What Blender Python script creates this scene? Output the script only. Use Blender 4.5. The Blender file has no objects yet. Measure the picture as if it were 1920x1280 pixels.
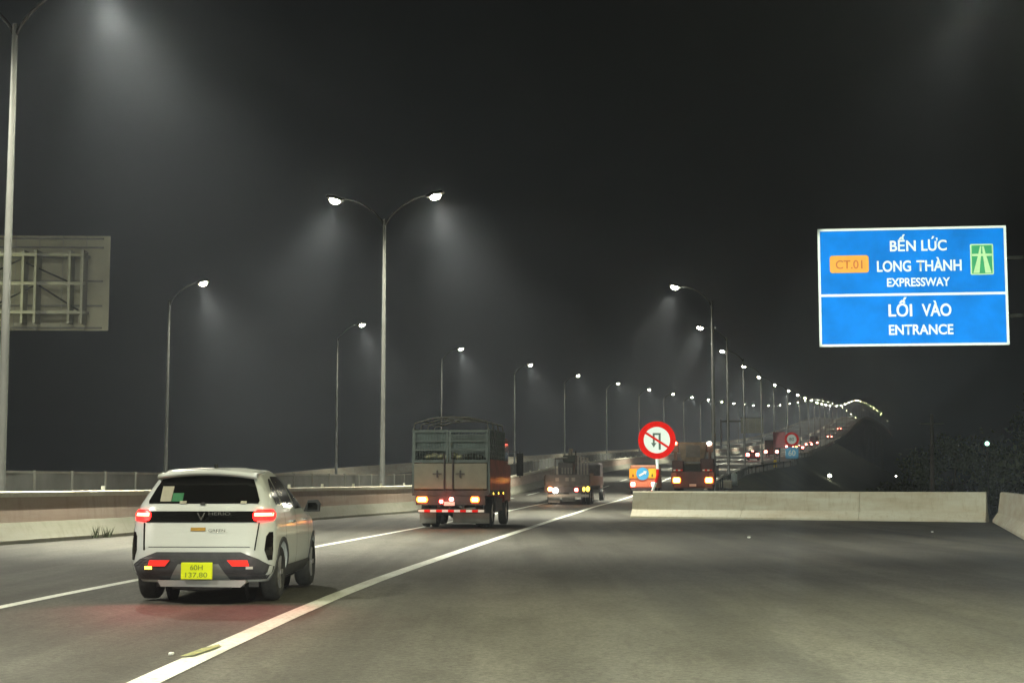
import bpy, bmesh, math, random
from mathutils import Vector, Matrix
random.seed(7)
R = math.radians
S = bpy.context.scene
COL = S.collection

# ------------------------------------------------------------------ camera, sky, exposure
cam = bpy.data.objects.new('camera', bpy.data.cameras.new('camera'))
COL.objects.link(cam); S.camera = cam
cam.location = (0, 0, 1.41); cam.rotation_euler = (R(90 + 5.46), 0, 0)
cam.data.lens = 51.94; cam.data.sensor_width = 36; cam.data.clip_start = 0.1; cam.data.clip_end = 8000
W = bpy.data.worlds.new('World'); S.world = W; W.use_nodes = True
W.node_tree.nodes['Background'].inputs[0].default_value = (0.82, 0.92, 1.0, 1)
W.node_tree.nodes['Background'].inputs[1].default_value = 0.002       # moonless night sky
S.view_settings.view_transform = 'Standard'; S.view_settings.look = 'None'
S.view_settings.exposure = 0; S.view_settings.gamma = 1; S.view_settings.use_curve_mapping = False
HAZE = 0.00085; ANISO = 0.55
LAMP_W = 34000; WIDE_W = 3600; LAMP_COL = (1.0, 0.97, 0.80)
SPILL_W = 260
BEAM_W = 22000  # base power of the headlights and of the added sign spots
cy = S.cycles
cy.use_denoising = True; cy.use_light_tree = True
cy.max_bounces = 5; cy.diffuse_bounces = 2; cy.glossy_bounces = 2; cy.volume_bounces = 0; cy.transmission_bounces = 2
cy.caustics_reflective = False; cy.caustics_refractive = False
cy.sample_clamp_indirect = 3; cy.use_adaptive_sampling = False

# ------------------------------------------------------------------ materials
def nt(name):
    m = bpy.data.materials.new(name); m.use_nodes = True
    t = m.node_tree; return m, t, t.nodes['Principled BSDF']
def mat(name, col, rough=.6, metal=0, var=.12, scale=3.0, bump=0.0, bscale=40, coat=0, spec=.5):
    m, t, b = nt(name)
    tc = t.nodes.new('ShaderNodeTexCoord')
    n = t.nodes.new('ShaderNodeTexNoise'); n.inputs['Scale'].default_value = scale; n.inputs['Detail'].default_value = 5
    t.links.new(tc.outputs['Object'], n.inputs['Vector'])
    r = t.nodes.new('ShaderNodeValToRGB')
    r.color_ramp.elements[0].position = .3; r.color_ramp.elements[1].position = .7
    r.color_ramp.elements[0].color = tuple(c * (1 - var) for c in col) + (1,)
    r.color_ramp.elements[1].color = tuple(min(1, c * (1 + var)) for c in col) + (1,)
    t.links.new(n.outputs['Fac'], r.inputs['Fac']); t.links.new(r.outputs[0], b.inputs['Base Color'])
    b.inputs['Roughness'].default_value = rough; b.inputs['Metallic'].default_value = metal
    b.inputs['Coat Weight'].default_value = coat; b.inputs['Coat Roughness'].default_value = .08
    b.inputs['Specular IOR Level'].default_value = spec
    if bump:
        n2 = t.nodes.new('ShaderNodeTexNoise'); n2.inputs['Scale'].default_value = bscale; n2.inputs['Detail'].default_value = 3
        t.links.new(tc.outputs['Object'], n2.inputs['Vector'])
        bp = t.nodes.new('ShaderNodeBump'); bp.inputs['Strength'].default_value = bump; bp.inputs['Distance'].default_value = .02
        t.links.new(n2.outputs['Fac'], bp.inputs['Height']); t.links.new(bp.outputs[0], b.inputs['Normal'])
    return m
def emat(name, col, e, strength, sample='NONE'):
    m, t, b = nt(name)
    b.inputs['Base Color'].default_value = (*col, 1); b.inputs['Roughness'].default_value = .3
    b.inputs['Emission Color'].default_value = (*e, 1); b.inputs['Emission Strength'].default_value = strength
    m.cycles.emission_sampling = sample
    return m
def ground_mat(name, layers, rough, bump, bsc, spec=.35):
    """world-space noise layers: (scale xyz, ramp lo, ramp hi, colour multiplier) over a base colour"""
    m, t, b = nt(name)
    g = t.nodes.new('ShaderNodeNewGeometry')
    base = t.nodes.new('ShaderNodeRGB'); base.outputs[0].default_value = (*layers[0], 1)
    cur = base.outputs[0]
    for (sc, lo, hi, mul) in layers[1:]:
        mp = t.nodes.new('ShaderNodeMapping'); mp.inputs['Scale'].default_value = sc
        t.links.new(g.outputs['Position'], mp.inputs['Vector'])
        n = t.nodes.new('ShaderNodeTexNoise'); n.inputs['Scale'].default_value = 1; n.inputs['Detail'].default_value = 6; n.inputs['Roughness'].default_value = .6
        t.links.new(mp.outputs[0], n.inputs['Vector'])
        mr = t.nodes.new('ShaderNodeMapRange'); mr.inputs['From Min'].default_value = lo; mr.inputs['From Max'].default_value = hi
        t.links.new(n.outputs['Fac'], mr.inputs['Value'])
        mx = t.nodes.new('ShaderNodeMix'); mx.data_type = 'RGBA'; mx.blend_type = 'MULTIPLY'
        t.links.new(mr.outputs[0], mx.inputs['Factor']); t.links.new(cur, mx.inputs['A'])
        mx.inputs['B'].default_value = (*mul, 1)
        cur = mx.outputs['Result']
    t.links.new(cur, b.inputs['Base Color']); b.inputs['Roughness'].default_value = rough
    b.inputs['Specular IOR Level'].default_value = spec
    n = t.nodes.new('ShaderNodeTexNoise'); n.inputs['Scale'].default_value = bsc; n.inputs['Detail'].default_value = 3
    t.links.new(g.outputs['Position'], n.inputs['Vector'])
    bp = t.nodes.new('ShaderNodeBump'); bp.inputs['Strength'].default_value = bump; bp.inputs['Distance'].default_value = .01
    t.links.new(n.outputs['Fac'], bp.inputs['Height']); t.links.new(bp.outputs[0], b.inputs['Normal'])
    return m

M = {}
M['asphalt'] = ground_mat('asphalt', [(.142, .138, .116), ((.10, .030, 1), .42, .60, (.58, .60, .62)), ((.75, .018, 1), .46, .60, (.66, .66, .66)), ((.03, .02, 1), .45, .6, (.78, .78, .74)), ((.9, .25, 1), .45, .65, (.74, .73, .70)), ((3.5, 2.2, 1), .45, .62, (.86, .86, .84)),
                                      ((16, 16, 1), .42, .62, (.62, .62, .62)), ((45, 45, 1), .45, .6, (.7, .7, .7)), ((.35, .05, 1), .55, .66, (.78, .78, .8))], .78, .5, 70)
M['lanepaint'] = ground_mat('lane_paint', [(.66, .70, .64), ((1.2, .5, 1), .45, .7, (.72, .7, .64)), ((18, 18, 1), .45, .65, (.66, .66, .64))], .55, .2, 60)
M['yellowpaint'] = ground_mat('yellow_paint', [(.36, .37, .12), ((9, 9, 1), .42, .6, (.5, .55, .8))], .55, .3, 60)
M['grass'] = ground_mat('dark_grass', [(.045, .05, .025), ((.3, .3, .3), .4, .6, (.55, .6, .5)), ((4, 4, 4), .4, .6, (.7, .7, .6))], .95, .8, 8, .1)
M['field'] = ground_mat('field_soil', [(.035, .036, .024), ((.02, .02, .02), .4, .6, (.5, .55, .5)), ((.6, .6, .6), .4, .6, (.7, .7, .6))], .95, .8, 3, .1)
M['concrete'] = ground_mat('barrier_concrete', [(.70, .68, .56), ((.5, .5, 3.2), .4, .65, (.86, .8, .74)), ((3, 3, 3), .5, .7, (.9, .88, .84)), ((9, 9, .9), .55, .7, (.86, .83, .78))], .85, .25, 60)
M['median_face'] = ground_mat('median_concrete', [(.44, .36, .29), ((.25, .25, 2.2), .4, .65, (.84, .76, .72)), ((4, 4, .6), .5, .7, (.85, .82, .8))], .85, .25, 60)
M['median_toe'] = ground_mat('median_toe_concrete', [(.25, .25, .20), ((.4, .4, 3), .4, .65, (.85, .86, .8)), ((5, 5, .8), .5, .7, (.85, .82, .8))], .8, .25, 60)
M['deck'] = ground_mat('deck_concrete', [(.22, .22, .2), ((.1, .1, .5), .4, .65, (.8, .8, .8))], .9, .2, 20)
M['armsteel'] = mat('dark_arm_steel', (.014, .015, .013), .8, 0, .2, 2, spec=.15)
M['polesteel'] = mat('dull_pole_steel', (.034, .036, .030), .75, 0, .25, 1.5, spec=.25)
M['darksteel'] = mat('dark_or_backlit_steel', (.022, .024, .021), .7, .1, .2, 2)  # right-row poles: backlit shade put into a darker colour than the left row
M['steel'] = mat('galvanised_steel', (.07, .073, .062), .6, .1, .15, 2)
M['fencesteel'] = mat('fence_steel', (.30, .31, .27), .55, .3, .15, 2)
M['panel'] = mat('fence_panel', (.17, .18, .165), .7, .1, .2, 1.3, .2)
M['lens'] = emat('lamp_lens', (.9, .9, .85), (1.0, .90, .62), 160)
M['lens_cool'] = emat('lamp_lens_greenish', (.9, .9, .85), (.97, 1.0, .42), 260)
M['white'] = mat('pearl_white_paint', (.64, .67, .66), .28, 0, .04, 2, coat=.6)
M['glass'] = mat('tinted_glass', (.006, .006, .006), .06, 0, .2, 2, spec=.35)
M['sideglass'] = mat('side_glass', (.03, .025, .025), .08, 0, .2, 2, spec=.6)
M['gloss_black'] = mat('gloss_black', (.008, .008, .008), .12, 0, .2, 2)
M['black'] = mat('black_plastic', (.018, .018, .02), .6, 0, .25, 6, .1)
M['cladding'] = mat('grey_cladding', (.055, .057, .065), .55, 0, .25, 6, .15)
M['skid'] = mat('skid_plate_grey', (.30, .31, .31), .4, .2, .15, 4)
M['rubber'] = mat('tyre_rubber', (.022, .022, .022), .85, 0, .3, 12, .4)
M['rim'] = mat('alloy_rim', (.32, .31, .31), .35, .6, .15, 6)
M['seam'] = mat('panel_gap', (.012, .012, .012), .85, spec=.1)
M['chrome'] = mat('chrome', (.75, .76, .75), .15, .9, .05, 3)
M['red_lens'] = mat('red_lens', (.4, .01, .01), .2, 0, .1, 5)
M['red_on'] = emat('tail_lamp_red', (.5, .01, .01), (1, .012, .010), 5.5)
M['red_core'] = emat('tail_lamp_core', (.5, .05, .03), (1, .22, .12), 11)
M['red_reflector'] = emat('glowing_reflector_red', (.6, .03, .02), (1, .03, .02), .9)  # fog reflectors are no lamps; their reflected light is put in as emission
M['amber_on'] = emat('tail_lamp_amber', (.6, .1, .01), (1, .09, .006), 7)
M['amber_core'] = emat('tail_lamp_amber_core', (.6, .2, .03), (1, .45, .08), 40)
M['yellow_on'] = emat('marker_yellow', (.6, .4, .03), (1, .62, .05), 9)
M['white_on'] = emat('work_lamp_white', (.8, .8, .75), (1, .95, .85), 26)
M['pink_on'] = emat('tail_lamp_pink', (.6, .1, .1), (1, .24, .18), 20)
M['plate_yellow'] = mat('yellow_plate', (.80, .90, .01), .4, 0, .02, 3)
M['plate_white'] = mat('white_plate', (.75, .75, .7), .4, 0, .05, 3)
M['ink'] = mat('plate_ink', (.25, .33, .02), .5)
M['gold'] = mat('gold_badge', (.45, .26, .04), .4, .2, .1, 10)
M['sticker_w'] = mat('pale_sticker', (.38, .36, .28), .6, 0, .08, 20)
M['sticker_g'] = mat('green_sticker', (.02, .16, .06), .6, 0, .1, 20)
M['blue'] = mat('blue_sign_sheet', (.0, .21, .80), .75, 0, .16, .9, spec=.08)
M['signwhite'] = mat('white_sign_sheet', (.80, .90, .88), .5, 0, .04, 3)
M['orange'] = mat('orange_sign_sheet', (.88, .36, .01), .5, 0, .04, 3)
M['rust'] = mat('brown_orange_letters', (.55, .13, .0), .5)
M['green'] = mat('green_sign_sheet', (.01, .34, .13), .5, 0, .08, 3)
M['palegreen'] = mat('pale_green_sheet', (.50, .80, .42), .5)
M['signred'] = mat('red_sign_sheet', (.80, .008, .004), .75, 0, .08, 3, spec=.08)
M['signdark'] = mat('dark_green_symbol', (.01, .06, .04), .5)
M['signback'] = mat('sign_back_aluminium', (.60, .60, .46), .6, .1, .15, .8)
M['pinksheet'] = mat('pink_sheet', (.55, .16, .18), .6, 0, .1, 2)
M['lightblue'] = mat('light_blue_sheet', (.05, .42, .80), .5, 0, .05, 2)
M['yellowsheet'] = mat('yellow_sheet', (.85, .62, .02), .5, 0, .05, 2)
M['truckframe'] = mat('grey_green_painted_steel', (.080, .105, .096), .55, .1, .22, 3, .2)
M['tarp'] = mat('grey_green_tarpaulin', (.085, .115, .11), .85, 0, .45, 2.2, .6, 5)
M['tan'] = mat('tan_tailgate', (.17, .165, .12), .6, 0, .15, 2.5, .15, 9)
M['redcab'] = mat('red_cab_paint', (.24, .03, .025), .5, 0, .4, 3, coat=.05)
M['flap'] = mat('pale_mudflap', (.22, .215, .19), .7, 0, .2, 4)
M['chassis'] = mat('chassis_steel', (.05, .045, .045), .6, .3, .3, 6, .2)
M['cargo_dark'] = mat('dark_cargo', (.02, .024, .015), .8)
M['cargo_pale'] = mat('pale_sacks', (.36, .36, .22), .85, 0, .3, 9, .5, 12)
M['brownsteel'] = mat('brown_painted_steel', (.22, .12, .08), .6, .1, .35, 3, .3)
M['machine'] = mat('machine_steel', (.06, .055, .05), .6, .3, .35, 4, .3)
M['machine_pale'] = mat('pale_machine_panel', (.17, .155, .135), .6, .2, .2, 4)
M['orangepaint'] = mat('orange_van_paint', (.52, .20, .10), .5, 0, .1, 3)
M['crane_tan'] = mat('tan_cab_panel', (.26, .19, .12), .6, 0, .3, 3)
M['crane_body'] = mat('dark_red_crane_body', (.06, .030, .025), .6, .1, .35, 2, .3)
M['leaf'] = mat('dark_leaf', (.045, .06, .022), .8, 0, .5, 1.5)
M['bark'] = mat('bark', (.06, .05, .04), .9, 0, .3, 5, .6, 15)
M['bulb'] = emat('yard_lamp_bulb', (.9, .9, .8), (1, .98, .72), 60)
M['bulbg'] = emat('dim_green_bulb', (.4, .6, .5), (.35, .75, .55), 5)
M['reflect'] = emat('reflector', (.9, .9, .75), (1, .95, .7), 0.0)

# ------------------------------------------------------------------ mesh helpers
def link(name, me, m, parent=None, smooth=False):
    me.materials.append(M[m] if isinstance(m, str) else m)
    if smooth:
        for p in me.polygons: p.use_smooth = True
    o = bpy.data.objects.new(name, me); COL.objects.link(o)
    if parent: o.parent = parent
    return o
def poly(name, v, f, m, parent=None, smooth=False):
    me = bpy.data.meshes.new(name); me.from_pydata([tuple(p) for p in v], [], f); me.update()
    return link(name, me, m, parent, smooth)
class MB:
    def __init__(s): s.v = []; s.f = []
    def box(s, x0, x1, y0, y1, z0, z1, bev=0, mtx=None):
        a = len(s.v)
        if bev:
            b = bev; ring = lambda z, i: [(x0+i, y0, z), (x1-i, y0, z), (x1, y0+i, z), (x1, y1-i, z), (x1-i, y1, z), (x0+i, y1, z), (x0, y1-i, z), (x0, y0+i, z)]
            def ins(z): return [(x0+b, y0+b*.6, z), (x1-b, y0+b*.6, z), (x1-b*.6, y0+b, z), (x1-b*.6, y1-b, z), (x1-b, y1-b*.6, z), (x0+b, y1-b*.6, z), (x0+b*.6, y1-b, z), (x0+b*.6, y0+b, z)]
            P = ins(z0) + ring(z0+b, b) + ring(z1-b, b) + ins(z1)
            F = [tuple(range(7, -1, -1)), tuple(range(24, 32))]
            for k in range(3):
                for i in range(8):
                    j = (i+1) % 8; F.append((k*8+i, k*8+j, k*8+8+j, k*8+8+i))
        else:
            P = [(x0, y0, z0), (x1, y0, z0), (x1, y1, z0), (x0, y1, z0), (x0, y0, z1), (x1, y0, z1), (x1, y1, z1), (x0, y1, z1)]
            F = [(3, 2, 1, 0), (4, 5, 6, 7), (0, 1, 5, 4), (1, 2, 6, 5), (2, 3, 7, 6), (3, 0, 4, 7)]
        for p in P: s.v.append(tuple(mtx @ Vector(p)) if mtx else p)
        s.f += [tuple(a+i for i in f) for f in F]; return s
    def tube(s, pts, rad, n=8, cap=True):
        pts = [Vector(p) for p in pts]; a = len(s.v)
        if not hasattr(rad, '__len__'): rad = [rad] * len(pts)
        for i, p in enumerate(pts):
            t = (pts[min(i+1, len(pts)-1)] - pts[max(i-1, 0)]).normalized()
            u = t.cross(Vector((0, 1, 0)) if abs(t.y) < .9 else Vector((1, 0, 0))).normalized(); w = t.cross(u)
            for k in range(n):
                g = 2*math.pi*k/n; s.v.append(tuple(p + rad[i]*(u*math.cos(g) + w*math.sin(g))))
        for i in range(len(pts)-1):
            for k in range(n):
                j = (k+1) % n; s.f.append((a+i*n+k, a+i*n+j, a+(i+1)*n+j, a+(i+1)*n+k))
        if cap:
            s.f.append(tuple(a+k for k in range(n-1, -1, -1))); s.f.append(tuple(a+(len(pts)-1)*n+k for k in range(n)))
        return s
    def prism(s, prof, y0, y1):          # profile in x,z extruded along y
        a = len(s.v); n = len(prof)
        s.v += [(x, y0, z) for x, z in prof] + [(x, y1, z) for x, z in prof]
        s.f.append(tuple(a+i for i in range(n))); s.f.append(tuple(a+n+i for i in range(n-1, -1, -1)))
        for i in range(n):
            j = (i+1) % n; s.f.append((a+j, a+i, a+n+i, a+n+j))
        return s
    def disc(s, cx, y, cz, r, dy, n=40, r0=0):
        a = len(s.v)
        for k in range(n):
            g = 2*math.pi*k/n; c, q = math.cos(g), math.sin(g)
            s.v += [(cx+r*c, y, cz+r*q), (cx+r*c, y+dy, cz+r*q)]
            if r0: s.v += [(cx+r0*c, y, cz+r0*q), (cx+r0*c, y+dy, cz+r0*q)]
        q = 4 if r0 else 2
        for k in range(n):
            i = a+k*q; j = a+((k+1) % n)*q
            s.f.append((i, j, j+1, i+1))
            if r0: s.f += [(i+2, j+2, j, i), (i+1, j+1, j+3, i+3), (j+2, i+2, i+3, j+3)]
        if not r0:
            s.f.append(tuple(a+k*q for k in range(n-1, -1, -1))); s.f.append(tuple(a+k*q+1 for k in range(n)))
        return s
    def build(s, name, m, parent=None, smooth=False): return poly(name, s.v, s.f, m, parent, smooth)
def box(name, m, parent, *a, bev=0): return MB().box(*a, bev=bev).build(name, m, parent)
def thing(name, label, cat, loc=(0, 0, 0), rz=0, group=None):
    o = bpy.data.objects.new(name, None); COL.objects.link(o)
    o.location = loc; o.rotation_euler = (0, 0, rz); o.empty_display_size = .3
    o['label'] = label; o['category'] = cat
    if group: o['group'] = group
    return o
def tag(o, label, cat, group=None):
    o['label'] = label; o['category'] = cat
    if group: o['group'] = group
    return o
def kind(o, k): o['kind'] = k; return o
def copy_tree(o, parent=None):
    c = o.copy(); COL.objects.link(c)
    if parent: c.parent = parent
    for ch in o.children: copy_tree(ch, c)
    return c
def light(typ, loc, power, col, parent=None, size=.1, angle=None, blend=.5, rot=None, name='lamp_light'):
    l = bpy.data.lights.new(name, typ); l.energy = power; l.color = col; l.shadow_soft_size = size
    if typ == 'SPOT': l.spot_size = R(angle); l.spot_blend = blend
    o = bpy.data.objects.new(name, l); COL.objects.link(o); o.location = loc
    if rot is not None: o.rotation_euler = rot
    if parent: o.parent = parent
    return o
FONT = {}
def text(name, s, m, parent, cx, cz, w, h, y, bold=.0, thick=.004):
    """letters in the x,z plane facing -y, fitted to width w and capital height h, baseline at cz"""
    c = bpy.data.curves.new(name, 'FONT'); c.body = s; c.size = 1; c.offset = bold; c.extrude = .0
    o = bpy.data.objects.new(name, c); COL.objects.link(o)
    ref = bpy.data.curves.new('r', 'FONT'); ref.body = 'H'; ref.size = 1; ro = bpy.data.objects.new('r', ref); COL.objects.link(ro)
    bpy.context.view_layer.update()
    dg = bpy.context.evaluated_depsgraph_get()
    me = bpy.data.meshes.new_from_object(o.evaluated_get(dg)); rm = bpy.data.meshes.new_from_object(ro.evaluated_get(dg))
    H = max(v.co.y for v in rm.vertices); x0 = min(v.co.x for v in me.vertices); x1 = max(v.co.x for v in me.vertices)
    for v in me.vertices:
        X, Y = v.co.x, v.co.y
        v.co = ((X-(x0+x1)/2)*w/(x1-x0)+cx, y, Y*h/H+cz)
    bpy.data.objects.remove(o); bpy.data.objects.remove(ro); bpy.data.meshes.remove(rm)
    me.materials.clear()
    return link(name, me, m, parent)

# ------------------------------------------------------------------ road geometry (plan curves by distance)
def curve(pts):
    xs = [p[0] for p in pts]; ys = [p[1] for p in pts]; n = len(xs)
    d = [(ys[i+1]-ys[i])/(xs[i+1]-xs[i]) for i in range(n-1)]
    m = [d[0]] + [(d[i-1]*(xs[i+1]-xs[i]) + d[i]*(xs[i]-xs[i-1]))/(xs[i+1]-xs[i-1]) for i in range(1, n-1)] + [d[-1]]
    def f(x):
        if x <= xs[0]: return ys[0] + m[0]*(x-xs[0])
        if x >= xs[-1]: return ys[-1] + m[-1]*(x-xs[-1])
        i = 0
        while xs[i+1] < x: i += 1
        h = xs[i+1]-xs[i]; t = (x-xs[i])/h
        return ys[i]*(2*t**3-3*t*t+1) + h*m[i]*(t**3-2*t*t+t) + ys[i+1]*(3*t*t-2*t**3) + h*m[i+1]*(t**3-t*t)
    return f
ZR = curve([(-80, 0), (0, 0), (55, 0), (77, .12), (92.5, .45), (129, 1.7), (166, 2.9), (202, 4.0), (239, 5.15), (275, 6.35), (312, 7.5), (349, 8.75), (400, 10.7),
            (500, 14.6), (600, 19.2), (700, 24.6), (850, 34), (1000, 43.8), (1150, 51.4), (1280, 55.8), (1400, 56.0), (1500, 53), (1560, 50.5)])
XR = curve([(92.5, 12.6), (129, 18.85), (166, 26.1), (202, 34.1), (239, 42.4), (275, 51.3), (312, 60.8), (400, 82.5), (500, 107.5), (650, 145.5), (850, 196),
            (1000, 235), (1250, 302), (1400, 349), (1500, 381), (1560, 400)])
XE = curve([(-60, -4.5), (0, -2.9), (10.4, -2.63), (19.4, -2.2), (30, -1.25), (42.9, 0.05), (55, 1.4), (67, 2.8), (78, 4.25), (92, 7.0), (110, 10.2), (129, 13.45), (166, 20.7), (202, 28.7),
            (239, 37), (275, 45.9), (312, 55.4), (400, 77.1), (500, 102.1), (650, 140.1), (850, 190.6), (1000, 229.6), (1250, 294.6), (1400, 335.6), (1500, 360.6),
            (1560, 371.6), (1620, 373.6), (1660, 366.6), (1700, 352.6)])
XM = curve([(-60, -29.5), (0, -18.8), (34.3, -11.9), (40.9, -10.4), (48, -9.0), (56.6, -7.3), (67, -4.95), (78, -2.9), (92, -.9), (110, 2.0), (129, 5.0), (166, 12.4), (202, 20.4),
            (239, 28.7), (275, 37.6), (312, 47.1), (400, 68.8), (500, 93.8), (650, 131.8), (850, 182.3), (1000, 221.3), (1250, 286.3), (1400, 327.3), (1500, 352.3),
            (1560, 363.3), (1620, 365.3), (1660, 358.3), (1700, 344.3)])
XL = curve([(-60, -40), (0, -34.5), (40, -29), (92.5, -21.6), (129, -15.3), (166, -7.8), (202, .35), (239, 8.6), (275, 17.6), (312, 26.9), (349, 36), (400, 48.5), (500, 73.5),
            (650, 111.5), (850, 162), (1000, 201), (1250, 266), (1400, 307), (1500, 332), (1560, 343), (1620, 345), (1660, 338), (1700, 324)])
XPn = curve([(-60, -11.5), (0, 3.5), (10, 5.8), (39, 13.6), (53.5, 17.5), (60, 19.1)])
XPf = curve([(60, 13.2), (70, 12.8), (80, 12.7), (95, 13.2), (114, 16.4), (129, 19.8), (145, 23), (164, 28.5), (195, 37.3), (214, 41.2), (240, 46.0),
            (286, 57.8), (330, 67), (400, 84.5), (500, 108.3), (650, 146.4), (850, 197), (1000, 236), (1250, 301), (1400, 342), (1500, 367),
            (1560, 378), (1620, 380), (1660, 373), (1700, 359)])
def beyond(f, off): return lambda d: f(d) if d < 1000 else XR(d)+off
XE = beyond(XE, -5.4); XM = beyond(XM, -13.7); XL = beyond(XL, -34); XPf = beyond(XPf, 1.0)
def XP(d): return XPn(d) if d < 58 else XPf(d)
def slope(f, d, e=2): return (f(d+e)-f(d-e))/(2*e)
def stations(a, b):
    out = []; d = a
    while d < b:
        out.append(d); d += 3 if d < 140 else (8 if d < 500 else 15)
    out.append(b); return out
def ribbon(name, fl, fr, a, b, m, dz, parent=None, st=None):
    v = []; f = []
    for i, d in enumerate(st or stations(a, b)):
        z = ZR(d) + dz
        v += [(fl(d), d, z), (fr(d), d, z)]
        if i: k = 2*i; f.append((k-2, k-1, k+1, k))
    return poly(name, v, f, m, parent)
def sweep(name, fx, a, b, prof, m, parent=None, dz=0, step=None, smooth=False):
    """profile [(offset, height)] swept along the road; closed loop with end caps"""
    st = stations(a, b); n = len(prof); v = []; f = []
    for i, d in enumerate(st):
        t = slope(fx, d); q = math.hypot(1, t); nx, ny = 1/q, -t/q
        for (o, h) in prof: v.append((fx(d)+o*nx, d+o*ny, ZR(d)+h+dz))
        if i:
            for k in range(n):
                j = (k+1) % n; f.append(((i-1)*n+k, (i-1)*n+j, i*n+j, i*n+k))
    f.append(tuple(range(n-1, -1, -1))); f.append(tuple((len(st)-1)*n+k for k in range(n)))
    return poly(name, v, f, m, parent, smooth)

# ------------------------------------------------------------------ setting
G0 = -3.6
kind(poly('ground', [(-1500, -90, G0), (2000, -90, G0), (2000, 2600, G0), (-1500, 2600, G0)], [(0, 1, 2, 3)], 'field'), 'structure')
kind(ribbon('road', lambda d: XL(d)-.6, XP, -60, 1560, 'asphalt', 0), 'structure')
# embankment carrying the road up to the bridge
v = []; f = []
for i, d in enumerate(stations(-60, 520)):
    z = ZR(d)-.06; h = z-G0+.4
    v += [(XL(d)-.9-1.8*h, d, G0-.4), (XL(d)-.9, d, z), (XP(d)+.25, d, z), (XP(d)+.25+1.8*h, d, G0-.4)]
    if i:
        k = 4*i
        for j in range(3): f.append((k-4+j, k-3+j, k+1+j, k+j))
k = len(v)-4; f.append((k, k+1, k+2, k+3))
kind(poly('embankment', v, f, 'grass'), 'structure')

# painted markings
line = lambda off, w: (lambda d: XE(d)+off-w/2, lambda d: XE(d)+off+w/2)
for n, off, w, a, b in [('edge_line', 0, .24, 1, 1555), ('lane_line', -3.55, .17, 1, 88)]:
    l, r = line(off, w); kind(ribbon(n, l, r, a, b, 'lanepaint', .006), 'structure')
def dashes(name, fx, w, a, b, on, gap):
    mv = MB(); d = a
    while d < b:
        st = [d, d+on/2, d+on]; base = len(mv.v)
        for s_ in st: mv.v += [(fx(s_)-w/2, s_, ZR(s_)+.006), (fx(s_)+w/2, s_, ZR(s_)+.006)]
        for i in (1, 2): k = base+2*i; mv.f.append((k-2, k-1, k+1, k))
        d += on+gap
    return kind(mv.build(name, 'lanepaint'), 'structure')
dashes('dashed_lane_line', lambda d: XE(d)-3.55, .18, 94, 900, 6, 9)
dashes('dashed_lane_line', lambda d: XE(d)-7.1, .18, 78, 110, 5, 5)
dashes('dashed_lane_line', lambda d: XL(d)+5.5, .18, 60, 900, 6, 9)
dashes('dashed_lane_line', lambda d: XR(d)-1.2 if d > 129 else XE(d)+4.2, .18, 96, 330, 5, 6)
kind(ribbon('shoulder_line', lambda d: XL(d)+1.2, lambda d: XL(d)+1.42, 40, 1555, 'lanepaint', .006), 'structure')
tag(poly('road_marker', [(-2.70, 12.2, .0105), (-2.60, 12.25, .0105), (-2.52, 12.95, .0105), (-2.56, 13.1, .0105), (-2.64, 12.8, .0105)], [(0, 1, 2, 3, 4)], 'yellowpaint'),
    'faded yellow paint patch lying on the white edge line near the bottom edge', 'road marking')
box('road_stud', 'plate_white', None, -2.83, -2.79, 12.35, 12.40, 0, .02, bev=.005)
tag(bpy.data.objects['road_stud'], 'tiny white road stud beside the yellow paint patch', 'road stud')

# median barrier (closest to the traffic lanes) and fence behind it
mb = thing('median_barrier', 'long pale concrete median barrier with light cap running left of the traffic', 'barrier', (0, 0, 0))
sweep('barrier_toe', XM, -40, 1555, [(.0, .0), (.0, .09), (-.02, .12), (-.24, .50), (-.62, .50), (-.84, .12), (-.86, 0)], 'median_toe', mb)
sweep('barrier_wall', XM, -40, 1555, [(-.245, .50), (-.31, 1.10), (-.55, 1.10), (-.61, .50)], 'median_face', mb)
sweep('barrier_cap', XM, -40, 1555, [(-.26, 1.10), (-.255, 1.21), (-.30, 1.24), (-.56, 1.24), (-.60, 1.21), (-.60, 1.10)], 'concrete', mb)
for i in range(46):
    d = 40+i*3.6 if i < 14 else 90.4 + (i-14)*4.5
    o = box('reflector', 'reflect', mb, -.05, .05, -.03, .03, 0, .12); o.location = (XM(d)-.42, d, ZR(d)+1.24)
fe = thing('median_fence', 'grey steel panel fence on the far side of the median strip', 'fence', (0, 0, 0))
def fpath(d): return XM(d)-2.3
fd = 30; n = 0; stuffp = MB(); stuffq = MB()
while fd < 420:
    nd = fd+2.0
    a, b = Vector((fpath(fd), fd, ZR(fd))), Vector((fpath(nd), nd, ZR(nd)))
    if fd < 130:
        t = (b-a).normalized(); q = Vector((t.y, -t.x, 0))*.02
        p = [a+t*.06-q, b-t*.06-q, b-t*.06+q, a+t*.06+q]
        vv = [x+Vector((0, 0, .35)) for x in p]+[x+Vector((0, 0, 1.72)) for x in p]
        poly('panel', vv, [(3, 2, 1, 0), (4, 5, 6, 7), (0, 1, 5, 4), (1, 2, 6, 5), (2, 3, 7, 6), (3, 0, 4, 7)], 'panel', fe)
        MB().tube([a, a+Vector((0, 0, 1.78))], .06, 8).build('post', 'fencesteel', fe)
    else:
        k = len(stuffp.v); stuffp.v += [tuple(a+Vector((0, 0, .3))), tuple(b+Vector((0, 0, .3))), tuple(b+Vector((0, 0, 1.7))), tuple(a+Vector((0, 0, 1.7)))]
        stuffp.f.append((k, k+1, k+2, k+3)); stuffq.tube([a, a+Vector((0, 0, 1.78))], .06, 5)
    fd = nd
kind(stuffp.build('far_panels', 'panel', fe), 'stuff'); kind(stuffq.build('far_posts', 'fencesteel', fe), 'stuff')
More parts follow.
